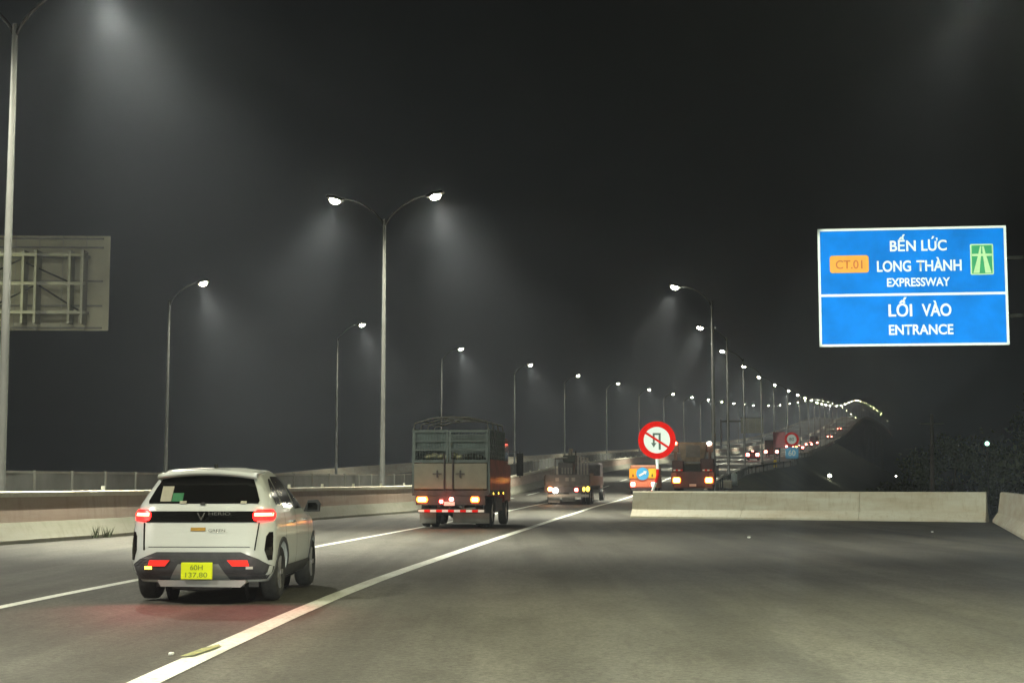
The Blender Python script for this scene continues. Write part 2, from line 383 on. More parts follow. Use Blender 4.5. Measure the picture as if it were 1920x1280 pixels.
sweep('top_rail', lambda d: fpath(d), 30, 420, [(-.03, 1.70), (-.03, 1.76), (.03, 1.76), (.03, 1.70)], 'fencesteel', fe)
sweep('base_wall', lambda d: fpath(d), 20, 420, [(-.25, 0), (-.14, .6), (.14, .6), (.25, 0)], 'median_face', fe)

# parapet of the opposite carriageway and right edge guard rail / bridge parapet
sweep('left_parapet', lambda d: XL(d)-.45, 20, 1555, [(.2, 0), (.1, .5), (.07, .95), (-.1, .95), (-.18, 0)], 'concrete')
tag(bpy.data.objects['left_parapet'], 'pale concrete parapet along the outer edge of the opposite carriageway', 'parapet')
gr = thing('guardrail', 'pale steel guardrail along the right road edge below the bridge approach', 'guardrail', (0, 0, 0))
sweep('rail_beam', lambda d: XP(d)-.15, 96, 505, [(0, .45), (.05, .50), (0, .55), (.05, .65), (0, .72), (-.03, .72), (-.03, .45)], 'steel', gr)
gm = MB(); gd = 96
for i in range(70):
    o = box('post', 'steel', gr, -.05, .05, -.05, .05, 0, .75); o.location = (XP(gd)-.05, gd, ZR(gd)-.05)
    gd += 3 if gd < 160 else 8
    if gd > 505: break
sweep('bridge_parapet', lambda d: XP(d)+.02, 505, 1555, [(0, 0), (.06, .5), (.1, 1.0), (.3, 1.0), (.35, -1.2), (.0, -1.2)], 'concrete')
tag(bpy.data.objects['bridge_parapet'], 'pale concrete parapet on the right edge of the climbing bridge', 'parapet')
br = thing('bridge', 'long concrete bridge on piers climbing and bending left at the far end of the road', 'bridge', (0, 0, 0))
v = []; f = []
for i, d in enumerate(stations(500, 1560)):
    z = ZR(d)
    v += [(XL(d)-.8, d, z-.05), (XP(d)+.3, d, z-.05), (XP(d)+.3, d, z-.5), (XP(d)-6, d, z-2.4), (XL(d)+6, d, z-2.4), (XL(d)-.8, d, z-.5)]
    if i:
        k = 6*i
        for j in range(6): f.append((k-6+j, k-6+(j+1) % 6, k+(j+1) % 6, k+j))
k = len(v)-6; f += [(5, 4, 3, 2, 1, 0), tuple(k+j for j in range(6))]
poly('deck', v, f, 'deck', br)
for i in range(21):
    d = 545+i*48
    for s_ in (.22, .78):
        x = XL(d)+(XP(d)-XL(d))*s_
        box('pier', 'deck', br, x-1.3, x+1.3, d-1, d+1, G0-.2, ZR(d)-2.41)

# white concrete barrier across the ramp, and the one along the ramp edge
NJ = [(-.42, 0), (-.42, .08), (-.22, .36), (-.13, 1.02), (-.10, 1.08), (.10, 1.08), (.13, 1.02), (.22, .36), (.42, .08), (.42, 0)]
def nj(name, x0, y0, x1, y1, label, seg=4.0):
    L = math.hypot(x1-x0, y1-y0); a = math.atan2(y1-y0, x1-x0)
    t = thing(name, label, 'barrier', (x0, y0, 0), a)
    n = max(1, round(L/seg))
    for i in range(n):
        p0, p1 = i*L/n+.006*(i > 0), (i+1)*L/n-.006*(i < n-1)
        m = MB(); m.v = [(p0, y, z) for y, z in NJ]+[(p1, y, z) for y, z in NJ]; k = len(NJ)
        m.f = [tuple(range(k-1, -1, -1)), tuple(range(k, 2*k))]+[(j, (j+1) % k, k+(j+1) % k, k+j) for j in range(k)]
        m.build('barrier_block', 'concrete', t)
    return t
nj('cross_barrier', 4.95, 60.2, 17.25, 54.0, 'white concrete barrier standing across the closed lane under the blue board')
nj('ramp_barrier', 17.75, 53.6, 5.0, 7.5, 'white concrete barrier cut off by the right edge of the photo')

# ------------------------------------------------------------------ street lamps
LENS = {}
def lamp_head(parent, x, y, z, sgn, lens):
    hd = MB()
    prof = [(-.42, .02), (-.38, .11), (-.05, .15), (.36, .10), (.42, .02), (.36, -.02), (-.36, -.02)]
    hd.prism(prof, -.16, .16)
    h = hd.build('lamp_head', 'armsteel', parent); h.location = (x, y, z); h.rotation_euler = (0, -sgn*R(14), 0)
    bm = bmesh.new(); bmesh.ops.create_icosphere(bm, subdivisions=2, radius=1)
    for v_ in bm.verts: v_.co = Vector((v_.co.x*.25, v_.co.y*.18, v_.co.z*.165-.06))
    me = LENS.get(lens)
    if me is None: me = bpy.data.meshes.new('lens'); bm.to_mesh(me); LENS[lens] = me; me.materials.append(M[lens]); [setattr(p, 'use_smooth', True) for p in me.polygons]
    bm.free(); o = bpy.data.objects.new('lens', me); COL.objects.link(o); o.parent = h; return h
def arm_pts(sgn, top, reach, rise):
    return [(sgn*reach*(t**1.25), 0, top-.35+(rise+.35)*math.sin(t*math.pi/2)**.9) for t in [0, .12, .28, .46, .64, .82, 1]]
def make_post(double, sgn, h_top, reach, rise, lens='lens', power=LAMP_W, pm='polesteel'):
    t = thing('street_lamp', '', 'street lamp')
    MB().tube([(0, 0, 0), (0, 0, .25), (0, 0, .26), (0, 0, h_top)], [.17, .17, .13, .07], 10).build('pole', pm, t, True)
    box('base_plate', 'steel', t, -.24, .24, -.24, .24, 0, .04)
    for s_ in ((1, -1) if double else (sgn,)):
        MB().tube(arm_pts(s_, h_top, reach, rise), [.05, .048, .045, .042, .038, .035, .03], 7).build('arm', 'armsteel', t, True)
        lamp_head(t, s_*(reach+.1), 0, h_top+rise-.03, s_, lens)
        light('SPOT', (s_*(reach+.12), 0, h_top+rise-.28), power, LAMP_COL, t, .12, 74, 1.0, (0, -s_*R(22), 0))
        light('SPOT', (s_*(reach+.12), 0, h_top+rise-.28), WIDE_W*(2.6 if double else 1), LAMP_COL, t, .12, 150, .8, (0, -s_*R(14), 0))
        light('POINT', (s_*(reach+.12), 0, h_top+rise-.5), SPILL_W, LAMP_COL, t, .14)
    return t
GL = 'street lamps of the left row with one arm'; GRp = 'street lamps of the right row with one arm'; GD = 'double armed street lamps in the median'
pl = make_post(False, 1, 12.4, 2.1, 1.15); pr = make_post(False, -1, 12.4, 2.2, 1.0, pm='darksteel')
plc = make_post(False, 1, 12.4, 2.1, 1.15, 'lens_cool'); prc = make_post(False, -1, 12.4, 2.2, 1.0, 'lens_cool', pm='darksteel')
ordn = ['first', 'second', 'third', 'fourth', 'fifth', 'sixth', 'seventh', 'eighth', 'ninth', 'tenth', 'eleventh', 'twelfth', 'thirteenth', 'fourteenth']
k = 0; d = 92.5
used = set()
def take(proto):
    if proto.name in used: return copy_tree(proto)
    used.add(proto.name); return proto
while d < 1550:
    for side in (0, 1):
        cool = k in (8, 10) or k > 20
        o = take((plc if cool else pl) if side == 0 else (prc if cool else pr))
        fx = XL if side == 0 else XR
        px = fx(d)-(.0 if side == 0 else -.0)
        o.location = (px, d, ZR(d)-.02); o.rotation_euler = (0, 0, -math.atan(slope(fx, d)))
        if side == 0:
            o['group'] = GL
            if k < 14: o['label'] = f'{ordn[k]} single-arm lamp post from the left, beyond the median fence on the far carriageway edge'
            elif k < 26: o['label'] = 'small distant street lamp on the outer edge of the opposite carriageway up the slope'
            else: o['label'] = 'tiny far street lamp on the left edge of the bridge crest'
        else:
            o['group'] = GRp
            if k < 14: o['label'] = f'{ordn[k]} lamp post of the right-hand row counted outward from the orange-lit crane truck'
            elif k < 26: o['label'] = 'small distant street lamp of the right row, on the slope above the red tail lights'
            else: o['label'] = 'tiny far street lamp on the right edge of the bridge crest'
    k += 1; d += 36.5 if d < 560 else (72 if d < 1150 else 46)
for (x, y) in ((13.15, 33.6), (8.4, 11.5)):
    o = copy_tree(pr); o.location = (x, y, 0); o.rotation_euler = (0, 0, -R(14)); o['group'] = GRp
    for ch in o.children:
        if ch.type == 'LIGHT': ch.data = ch.data.copy(); ch.data.energy *= (.16 if ch.data.type == 'SPOT' else 2.5) if y > 20 else .23; ch.data.color = ch.data.color if y > 20 else (1, .96, .56)
    o['label'] = 'street lamp whose glow enters at the top right corner' if y > 20 else 'street lamp above the viewer, lighting the asphalt at bottom right'
pd = make_post(True, 1, 13.45, 2.3, 1.05, power=LAMP_W*1.15)
for i, (x, y, lab) in enumerate([(-5.85, 67, 'tall double-armed lamp post standing behind the median barrier left of the grey-green truck'),
                    (-13.1, 38, 'double-armed lamp post at the left edge of the photo, in front of the sign back'),
                    (-19.5, 9, 'double-armed lamp post outside the frame lighting the left lanes')]):
    o = pd if i == 0 else copy_tree(pd)
    o.location = (x, y, .0); o.rotation_euler = (0, 0, -R(12)); o['label'] = lab; o['group'] = GD
    if i == 2:
        for ch in o.children:
            if ch.type == 'LIGHT': ch.data = ch.data.copy(); ch.data.energy *= 2.0

# ------------------------------------------------------------------ signs
# blue direction board on a cantilever
bx0, bx1, bz0, bz1 = 11.08, 17.66, 6.28, 10.56
bw, bh = 6.62, bz1-bz0
sb = thing('direction_sign', 'large blue expressway board with white Vietnamese and English lettering, at the right', 'road sign',
           ((bx0+bx1)/2, 52.6, 0), -R(7))
def U(px): return (px-965)/1620*bw           # board coordinates
def V(py): return bz0+(1140-py)/1035*bh
box('board', 'blue', sb, -bw/2+.09, bw/2-.09, 0, .06, bz0+.09, bz1-.09)
fr = MB(); tw = .085
for a in ((-bw/2, bw/2, bz0, bz0+tw), (-bw/2, bw/2, bz1-tw, bz1), (-bw/2+tw, bw/2-tw, V(692)-.045, V(692)+.045)): fr.box(a[0], a[1], -.012, .05, a[2], a[3])
for a in ((-bw/2, -bw/2+tw), (bw/2-tw, bw/2)): fr.box(a[0], a[1], -.0121, .0499, bz0+tw, bz1-tw)
fr.build('border', 'signwhite', sb)
for s_, a, b, y0, y1, bo in [('BẾN', 780, 1003, 310, 222, .024), ('LỨC', 1050, 1268, 310, 222, .024), ('LONG', 665, 958, 488, 398, .024), ('THÀNH', 1005, 1390, 488, 398, .024),
                         ('EXPRESSWAY', 748, 1288, 620, 550, .024), ('LỐI', 755, 958, 880, 780, .024), ('VÀO', 1040, 1292, 880, 780, .024), ('ENTRANCE', 755, 1305, 1040, 958, .024)]:
    text('lettering', s_, 'signwhite', sb, U((a+b)/2), V(y0), (b-a)/1620*bw, (y0-y1)/1035*bh, -.006, bo)
def rrect(m, x0, x1, z0, z1, r, y0, y1, n=5):
    pr_ = []
    for cx, cz, a0 in ((x1-r, z0+r, -90), (x1-r, z1-r, 0), (x0+r, z1-r, 90), (x0+r, z0+r, 180)):
        for i in range(n+1):
            g = R(a0+90*i/n); pr_.append((cx+r*math.cos(g), cz+r*math.sin(g)))
    m.prism(pr_, y0, y1); return m
rp = rrect(MB(), U(257), U(595), V(495), V(342), .1, -.012, 0).build('route_plate', 'orange', sb)
text('lettering', 'CT.01', 'rust', rp, U(424), V(458), 232/1620*bw, 72/1035*bh, -.016, .014)
ic = rrect(MB(), U(1465), U(1662), V(530), V(262), .05, -.008, 0).build('motorway_symbol', 'palegreen', sb)
gx0, gx1, gz0, gz1 = U(1478), U(1650), V(520), V(274)
box('symbol_field', 'green', ic, gx0, gx1, -.013, -.0075, gz0, gz1)
gm = MB()
def quad(m, pts, y0, y1): m.prism(pts, y0, y1)
quad(gm, [(U(1488), V(515)), (U(1540), V(515)), (U(1556), V(368)), (U(1530), V(368))], -.018, -.0125)
quad(gm, [(U(1590), V(515)), (U(1642), V(515)), (U(1602), V(368)), (U(1574), V(368))], -.018, -.0125)
quad(gm, [(U(1480), V(368)), (U(1648), V(368)), (U(1648), V(348)), (U(1480), V(348))], -.018, -.0125)
quad(gm, [(U(1535), V(347)), (U(1556), V(347)), (U(1562), V(282)), (U(1550), V(282))], -.018, -.0125)
quad(gm, [(U(1572), V(347)), (U(1596), V(347)), (U(1582), V(282)), (U(1568), V(282))], -.018, -.0125)
gm.build('motorway_icon', 'palegreen', ic)
cm = MB()
cm.box(-bw/2+.3, 4.6, .14, .34, bz0+1.0, bz0+1.12).box(-bw/2+.3, 4.6, .14, .34, bz1-1.2, bz1-1.08)
for q in (-2.6, -1.3, 0, 1.3, 2.6): cm.box(q-.05, q+.05, .065, .135, bz0+.15, bz1-.15)
cm.build('support_beam', 'armsteel', sb)
MB().tube([(4.6, .24, -.1), (4.6, .24, bz1-.6)], [.24, .17], 14).build('sign_post', 'steel', sb, True)

# back of the big board over the opposite carriageway
gx1b, gw, gz0b, gz1b = -15.45, 7.2, 7.2, 10.86
bb = thing('sign_back', 'unlettered rear of a large board with steel lattice at the left edge', 'road sign', (gx1b-gw, 56, 0), R(2))
npan = 8
for i in range(npan):
    x0, x1 = gw*i/npan+.01, gw*(i+1)/npan-.01
    box('board_panel', 'signback', bb, x0, x1, .0, .04, gz0b, gz1b)
tr = MB()
for z in (gz0b+.10, gz0b+.95, gz0b+1.9, gz0b+3.2, gz1b-.12): tr.box(.0, gw-.25, -.08, -.005, z-.03, z+.03)
tr.build('stiffener', 'fencesteel', bb)
tf = MB()
for z in (gz0b+.62, gz0b+1.72, gz0b+2.82): tf.box(-2.5, gw-.7, -.75, -.62, z-.055, z+.055)
for z in (gz0b+.65, gz0b+2.8): tf.box(-2.5, gw-.7, -.30, -.2, z-.05, z+.05)
tf.build('truss_chord', 'fencesteel', bb)
for i, x in enumerate([.3, 2.1, 2.6, 4.1, 4.6, gw-1.35, gw-.85]):
    box('truss_post', 'fencesteel', bb, x-.045, x+.045, -.74 if i % 2 else -.82, -.12, gz0b+.2, gz0b+3.0)
for x0, x1, z0, z1 in [(0.3, 2.1, 2.7, 1.75), (2.1, 4.0, 1.75, 2.7), (2.6, 4.55, .7, 1.7), (4.0, 5.8, 2.6, 1.8), (4.6, 6.2, 1.7, .7), (.4, 2.4, .7, 1.7)]:
    MB().tube([(x0, -.45, gz0b+z0), (x1, -.45, gz0b+z1)], .035, 6).build('brace', 'steel', bb)
MB().tube([(-2.6, -.5, 0), (-2.6, -.5, gz1b)], [.26, .2], 14).build('sign_post', 'steel', bb, True)

fl_ = MB().box(-1.5, -1.1, -2.2, -1.9, gz0b+.9, gz0b+1.2, bev=.03).tube([(-1.3, -1.9, gz0b+1.0), (-1.3, -.7, gz0b+1.7)], .03, 6).build('sign_floodlight', 'darksteel', bb)
_d = Vector((3.6, 0, gz0b+1.7))-Vector((-1.0, -1.8, gz0b+1.05))
light('SPOT', (-1.0, -1.8, gz0b+1.05), 3200, (1.0, .98, .55), bb, .06, 120, 1.0, _d.to_track_quat('-Z', 'Y').to_euler())

# no left / u-turn sign on bent striped pole
ns = thing('no_turn_sign', 'round red-ringed sign with crossed turn arrow on a bent red and white pole', 'road sign', (6.02, 61.5, 0), -R(5))
zc = 3.18; Rr = .78
MB().disc(0, 0, zc, Rr, .03).build('sign_disc', 'signwhite', ns)
MB().disc(0, -.008, zc, Rr, .006, 48, Rr*.70).build('red_ring', 'signred', ns)
sy = MB()
sy.box(.07, .16, -.016, -.002, zc-.40, zc+.29).box(-.17, .0695, -.016, -.002, zc+.21, zc+.29).box(-.17, -.09, -.016, -.002, zc-.12, zc+.2095)
sy.prism([(-.24, zc-.12), (-.13, zc-.31), (-.02, zc-.12)], -.016, -.002)
sy.build('turn_symbol', 'signdark', ns)
sl = MB().box(-.56, .56, -.022, -.0165, -.045, .045); s_ = sl.build('slash', 'signred', ns); s_.location = (0, 0, zc); s_.rotation_euler = (0, R(33), 0)
pts = [(0, .06, zc+.4), (0, .06, zc-.78), (.02, .06, zc-1.2), (.03, .06, zc-1.42), (-.06, .06, zc-1.75), (-.2, .06, zc-2.1), (-.32, .06, zc-2.4), (-.42, .06, zc-2.75), (-.5, .06, 0)]
for i in range(8):
    MB().tube([pts[i], pts[i+1]], .06, 10).build('pole_band', 'signwhite' if i in (1, 4, 6) or i == 0 else 'signred', ns)
MB().tube([(-.35, .55, 0), (-.30, .1, .62)], .04, 8).build('strut', 'steel', ns)

# distant speed sign stack
def at(px, d, off=0): return (px-960)/2770*d
xs, ds = 36.0, 190.5; zs = ZR(190)
ss = thing('speed_sign', 'distant red-ringed round sign stacked over a blue square plate on the right verge', 'road sign', (xs, ds, zs-.1), -R(10))
MB().disc(0, 0, 3.45, .92, .04).build('round_plate', 'signwhite', ss)
MB().disc(0, -.01, 3.45, .92, .008, 32, .62).build('red_ring', 'signred', ss)
text('speed_digits', '80', 'signdark', ss, 0, 3.25, .6, .42, -.014, .01)
rrect(MB(), -.82, .82, .95, 2.45, .2, 0, .04).build('blue_plate', 'lightblue', ss)
text('digits', '60', 'signwhite', ss, 0, 1.35, .9, .7, -.006, .01)
MB().tube([(0, .08, -.2), (0, .08, 3.8)], .07, 8).build('post', 'steel', ss)
ps = thing('notice_board', 'pink rectangular board standing just behind the distant red-ringed sign', 'road sign', (35.9, 196, ZR(196)-.1), -R(10))
box('board', 'pinksheet', ps, -1.3, .3, 0, .05, 2.3, 4.4); MB().tube([(-.5, .1, 0), (-.5, .1, 4.3)], .07, 8).build('post', 'steel', ps)
# far board over the opposite carriageway
fb = thing('distant_sign_back', 'pale rear of a distant rectangular board between the dark right-row poles', 'road sign', (46.4, 300, ZR(300)), -R(12))
for i in range(3): box('board_panel', 'signback', fb, i*1.5+.02, (i+1)*1.5-.02, 0, .06, 4.3, 7.4)
box('beam', 'steel', fb, -4.0, 4.2, .1, .35, 6.6, 6.9); box('top_rail', 'steel', fb, -.2, 4.5, -.06, -.01, 7.35, 7.5)
MB().tube([(-4.0, .2, 0), (-4.0, .2, 7.2)], [.22, .18], 10).build('post', 'steel', fb)
wp = thing('marker_post', 'short bright white marker post at the near end of the right guardrail', 'marker post', (at(1375, 118), 118, ZR(118)-.1))
MB().tube([(0, 0, 0), (0, 0, .9), (0, 0, .98)], [.24, .24, .1], 12).build('post_body', 'signwhite', wp, True)
wp = thing('marker_post', 'small yellowish marker post on the right verge left of the distant blue plate', 'marker post', (at(1452, 178), 178, ZR(178)-.2))
MB().tube([(0, 0, 0), (0, 0, 1.0), (0, 0, 1.08)], [.2, .2, .1], 12).build('post_body', 'yellowsheet', wp, True)
wp = thing('concrete_block', 'pale concrete block at the start of the right guardrail', 'barrier', (at(1357, 112), 112, ZR(112)-.1), -R(12))
MB().box(-.75, .55, -.3, .3, 0, .62, bev=.06).build('block_body', 'concrete', wp)

# ------------------------------------------------------------------ vehicles: shared bits
def wheel(parent, x, y, r, w, name='wheel', spokes=5):
    wh = bpy.data.objects.new(name, None)
    prof = [(.62*r, -w/2*.9), (.90*r, -w/2), (.985*r, -w/2*.75), (r, -w/2*.3), (r, w/2*.3), (.985*r, w/2*.75), (.90*r, w/2), (.62*r, w/2*.9)]
    n = 32; v = []; f = []; kk = len(prof)
    for i in range(n):
        g = 2*math.pi*i/n
        v += [(o_, q*math.cos(g), q*math.sin(g)) for q, o_ in prof]
        for j in range(kk):
            a, b = i*kk+j, i*kk+(j+1) % kk; c, d_ = ((i+1) % n)*kk+(j+1) % kk, ((i+1) % n)*kk+j
            f.append((a, b, c, d_))
    t = poly(name, v, f, 'rubber', parent, True); t.location = (x, y, r)
    m = MB(); sg = 1 if x > 0 else -1
    a0 = len(m.v)
    for i in range(spokes*2):
        g = 2*math.pi*i/(spokes*2); hw = .10 if i % 2 == 0 else .05
        c, q = math.cos(g), math.sin(g)
        if i % 2 == 0:
            p = [(.1, -hw*r), (.62, -hw*.8*r), (.62, hw*.8*r), (.1, hw*r)]
            base = len(m.v)
            for dx in (0, .03):
                for (rr, tt) in p: m.v.append((sg*(w*.30+dx), rr*r*c-tt*q, rr*r*q+tt*c))
            m.f += [tuple(base+z for z in (0, 1, 2, 3)), tuple(base+z for z in (7, 6, 5, 4)), (base, base+4, base+5, base+1), (base+1, base+5, base+6, base+2), (base+2, base+6, base+7, base+3), (base+3, base+7, base+4, base)]
    m.build('rim', 'rim', t)
    h = MB(); b0 = 0
    for i in range(16):
        g = 2*math.pi*i/16; h.v += [(sg*w*.2, .62*r*math.cos(g), .62*r*math.sin(g))]
    h.f.append(tuple(range(16))); h.build('brake_disc', 'seam', t)
    return t
def tail(parent, name, x0, x1, z0, z1, m, core=None, y=-.02, depth=.05, cm=.3):
    t = box(name, m, parent, x0, x1, y, y+depth, z0, z1, bev=min(.09, (z1-z0)*.36))
    if core:
        cx, cz = (x0+x1)/2, (z0+z1)/2; hx, hz = (x1-x0)/2*(1-cm), (z1-z0)/2*(1-cm)
        box('bulb', core, t, cx-hx, cx+hx, y-.012, y+.01, cz-hz, cz+hz, bev=min(.05, hz*.6))
    return t

# ------------------------------------------------------------------ white hatchback
car = thing('hatchback_car', 'white compact hatchback with lit red tail lamps and yellow plate, nearest in the left lane', 'car', (-3.69, 17.55, 0), -R(1.2))
ZS = [.24, .34, .48, .62, .80, .95, 1.05, 1.13, 1.22, 1.33, 1.44, 1.50, 1.55, 1.585, 1.60]
HW = [.76, .82, .855, .862, .86, .845, .825, .80, .76, .705, .645, .61, .56, .47, .30]
YR = [.16, .05, .00, .00, .05, .10, .13, .16, .22, .30, .39, .44, .52, .66, .95]
YF = [3.82, 3.93, 3.97, 3.96, 3.88, 3.70, 3.12, 2.95, 2.80, 2.62, 2.40, 2.26, 2.10, 1.85, 1.5]
RR = [.22, .26, .28, .28, .26, .24, .22, .20, .20, .19, .17, .16, .15, .15, .12]
def lerp(A, z):
    f_ = LERP.setdefault(id(A), curve(list(zip(ZS, A)))); return f_(z)
LERP = {}
def rear_y(x, z):
    hw, yr, r = lerp(HW, z), lerp(YR, z), lerp(RR, z)
    ax = min(abs(x), hw-.001); y = yr+.035*(ax/hw)**2
    if ax > hw-r: y += r-math.sqrt(max(0, r*r-(ax-(hw-r))**2))
    return y
def side_x(y, z):
    hw, yr, yf, r = lerp(HW, z), lerp(YR, z), lerp(YF, z), lerp(RR, z)
    x = hw-.02*((y-2.0)/2.0)**2+.005
    if y > yf-.9: x -= .16*((y-(yf-.9))/.9)**2
    if y < yr+.035+r: x = hw-r+math.sqrt(max(0, r*r-(yr+.035+r-y)**2))
    return x
rings = []; NS = 12
for z in [ZS[0]+(ZS[-1]-ZS[0])*i/44 for i in range(45)]:
    hw, yr, yf, r = lerp(HW, z), lerp(YR, z), lerp(YF, z), lerp(RR, z)
    half = []
    for i in range(9): half.append(((hw-r)*i/8, rear_y((hw-r)*i/8, z)))
    for i in range(1, 7):
        g = R(90*i/6); half.append((hw-r+r*math.sin(g), yr+.035+r-r*math.cos(g)))
    y0 = yr+.035+r
    for i in range(1, 17):
        y = y0+(yf-.25-y0)*i/16; half.append((side_x(y, z), y))
    xe = half[-1][0]
    for i in range(1, 6):
        g = R(90*i/5); half.append((xe-.25*(1-math.cos(g)) if z < 5 else 0, yf-.25+.25*math.sin(g)))
    for i in range(1, 5): half.append(((xe-.25)*(1-i/4), yf))
    half[-1] = (0, yf)
    ring = [(x, y, z) for x, y in half]+[(-x, y, z) for x, y in half[-2:0:-1]]
    rings.append(ring)
n = len(rings[0]); v = [p for r_ in rings for p in r_]; f = []
for i in range(len(rings)-1):
    for j in range(n):
        q = (j+1) % n; f.append((i*n+j, i*n+q, (i+1)*n+q, (i+1)*n+j))
f.append(tuple(range(n-1, -1, -1))); f.append(tuple((len(rings)-1)*n+j for j in range(n)))
body = poly('body', v, f, 'white', car, True)
# wheel arches cut out
for (wy, wx) in ((.78, .82), (3.22, .82), (.78, -.82), (3.22, -.82)):
    cme = MB(); cme.v = []; N = 28
    for xx in (wx-.34, wx+.34):
        for i in range(N):
            g = 2*math.pi*i/N; cme.v.append((xx, wy+.37*math.cos(g), .33+.37*math.sin(g)))
    cme.f = [tuple(range(N-1, -1, -1)), tuple(range(N, 2*N))]+[(i, (i+1) % N, N+(i+1) % N, N+i) for i in range(N)]
    co = cme.build('cutter', 'white')
    md = body.modifiers.new('arch', 'BOOLEAN'); md.operation = 'DIFFERENCE'; md.object = co; md.solver = 'EXACT'
    bpy.context.view_layer.update()
    body.parent = None
    co_m = bpy.data.meshes.new_from_object(body.evaluated_get(bpy.context.evaluated_depsgraph_get()))
    body.modifiers.clear(); body.data = co_m; body.parent = car; bpy.data.objects.remove(co)
for p in body.data.polygons: p.use_smooth = len(p.vertices) == 4 and p.area < .2
def rpatch(name, outline_rows, m, parent=car, off=.006, thick=.02, nx=14, smooth=True):
    """rows: [(z, xl, xr)] patch on the rear skin, standing proud by off"""
    v = []; f = []
    zs_ = []
    for i in range(len(outline_rows)-1):
        (z0, a0, b0), (z1, a1, b1) = outline_rows[i], outline_rows[i+1]
        K = max(1, int(abs(z1-z0)/.03))
        for q in range(K): t = q/K; zs_.append((z0+(z1-z0)*t, a0+(a1-a0)*t, b0+(b1-b0)*t))
    zs_.append(outline_rows[-1])
    for (z, a, b) in zs_:
        for i in range(nx+1):
            x = a+(b-a)*i/nx; v.append((x*1.0, rear_y(x, z)-off, z))
    rows = len(zs_)
    for (z, a, b) in zs_:
        for i in range(nx+1):
            x = a+(b-a)*i/nx; v.append((x*.985, rear_y(x, z)+thick, z))
    H_ = rows*(nx+1)
    for r_ in range(rows-1):
        for i in range(nx):
            a = r_*(nx+1)+i; q = (a, a+1, a+nx+2, a+nx+1); f.append(q); f.append(tuple(H_+z for z in q[::-1]))
    def rim(a, b): f.append((a, b, H_+b, H_+a))
    for i in range(nx): rim(i+1, i); rim((rows-1)*(nx+1)+i, (rows-1)*(nx+1)+i+1)
    for r_ in range(rows-1): rim(r_*(nx+1), (r_+1)*(nx+1)); rim((r_+1)*(nx+1)+nx, r_*(nx+1)+nx)
    return poly(name, v, f, m, parent, False)
rg = rpatch('rear_window', [(1.165, -.655, .655), (1.20, -.665, .665), (1.36, -.60, .60), (1.47, -.545, .545), (1.50, -.50, .50)], 'glass', off=.005)
rpatch('window_sticker', [(1.19, -.52, -.39), (1.37, -.52, -.385)], 'sticker_w', rg, .014, .006, 2)
rpatch('green_sticker', [(1.19, -.38, -.25), (1.29, -.38, -.25)], 'sticker_g', rg, .014, .006, 2)
rpatch('small_sticker', [(1.165, -.28, -.20), (1.195, -.28, -.20)], 'sticker_w', rg, .016, .006, 2)
rpatch('small_sticker', [(1.165, .45, .52), (1.195, .45, .52)], 'sticker_w', rg, .016, .006, 2)
band = rpatch('black_band', [(.945, -.66, .66), (1.075, -.66, .66)], 'gloss_black', off=.008)
vb = MB()
for s2 in (1, -1): vb.prism([(s2*.05, 1.06), (s2*.034, 1.06), (0, .985), (0, .962)] if s2 > 0 else [(0, .962), (0, .985), (-.034, 1.06), (-.05, 1.06)], .086, .10)
vb.build('v_badge', 'chrome', band)
text('lettering', 'HERIO', 'chrome', band, .22, 1.030, .26, .035, .082, .01)
rpatch('gold_badge', [(.845, -.115, .06), (.885, -.115, .06)], 'gold', band, .009, .006, 3)
text('lettering', 'GREEN', 'chrome', band, .20, .835, .20, .03, .045, .01)
for s2 in (1, -1):
    a, b = sorted((s2*.61, s2*.845))
    tl = rpatch('tail_lamp', [(.965, *sorted((s2*.63, s2*.83))), (1.00, a, b), (1.05, a, b), (1.095, *sorted((s2*.66, s2*.81)))], 'red_on', off=.02)
    rpatch('lamp_core', [(1.018, *sorted((s2*.63, s2*.825))), (1.055, *sorted((s2*.63, s2*.825)))], 'red_core', tl, .028, .01, 8)
    light('SPOT', (s2*.70, -.20, 1.0), 60, (1, .09, .15), car, .06, 120, .8, (R(-32), 0, 0))
    # vertical black vents at the rear corners
    rpatch('corner_vent', [(.50, *sorted((s2*.80, s2*.838))), (.62, *sorted((s2*.765, s2*.845))), (.78, *sorted((s2*.775, s2*.84))), (.83, *sorted((s2*.80, s2*.835)))], 'gloss_black', off=.006, thick=.01, nx=4)
    fog = rpatch('fog_reflector', [(.435, *sorted((s2*.40, s2*.60))), (.505, *sorted((s2*.34, s2*.58)))], 'red_reflector', off=.022, thick=.0, nx=4)
    rpatch('reflector', [(.40, *sorted((s2*.56, s2*.64))), (.43, *sorted((s2*.56, s2*.64)))], 'yellow_on' if s2 < 0 else 'plate_white', fog, .022, .0, 2)  # left reflector glows: its glint is put in as emission
rpatch('bumper_cladding', [(.27, -.76, .76), (.36, -.83, .83), (.42, -.85, .85), (.52, -.70, .70), (.60, -.50, .50)], 'cladding', off=.012, nx=26)
rpatch('plate_recess', [(.27, -.36, .36), (.46, -.24, .24)], 'skid', off=.016, thick=0, nx=6)
sk = MB().prism([(-.48, .27), (-.44, .20), (.50, .19), (.56, .24), (.56, .27)], -.0, .14); sk.build('skid_plate', 'skid', car)
pl_ = box('number_plate', 'plate_yellow', car, -.195, .175, -.045, -.02, .285, .48, bev=.006)
text('lettering', '60H', 'ink', pl_, -.012, .395, .15, .055, -.048, .005)
text('lettering', '137.80', 'ink', pl_, -.012, .310, .26, .055, -.048, .005)
MB().tube([(-.38, .35, .20), (.0, .4, .17), (.3, .45, .2)], .06, 8).build('exhaust_box', 'chassis', car)
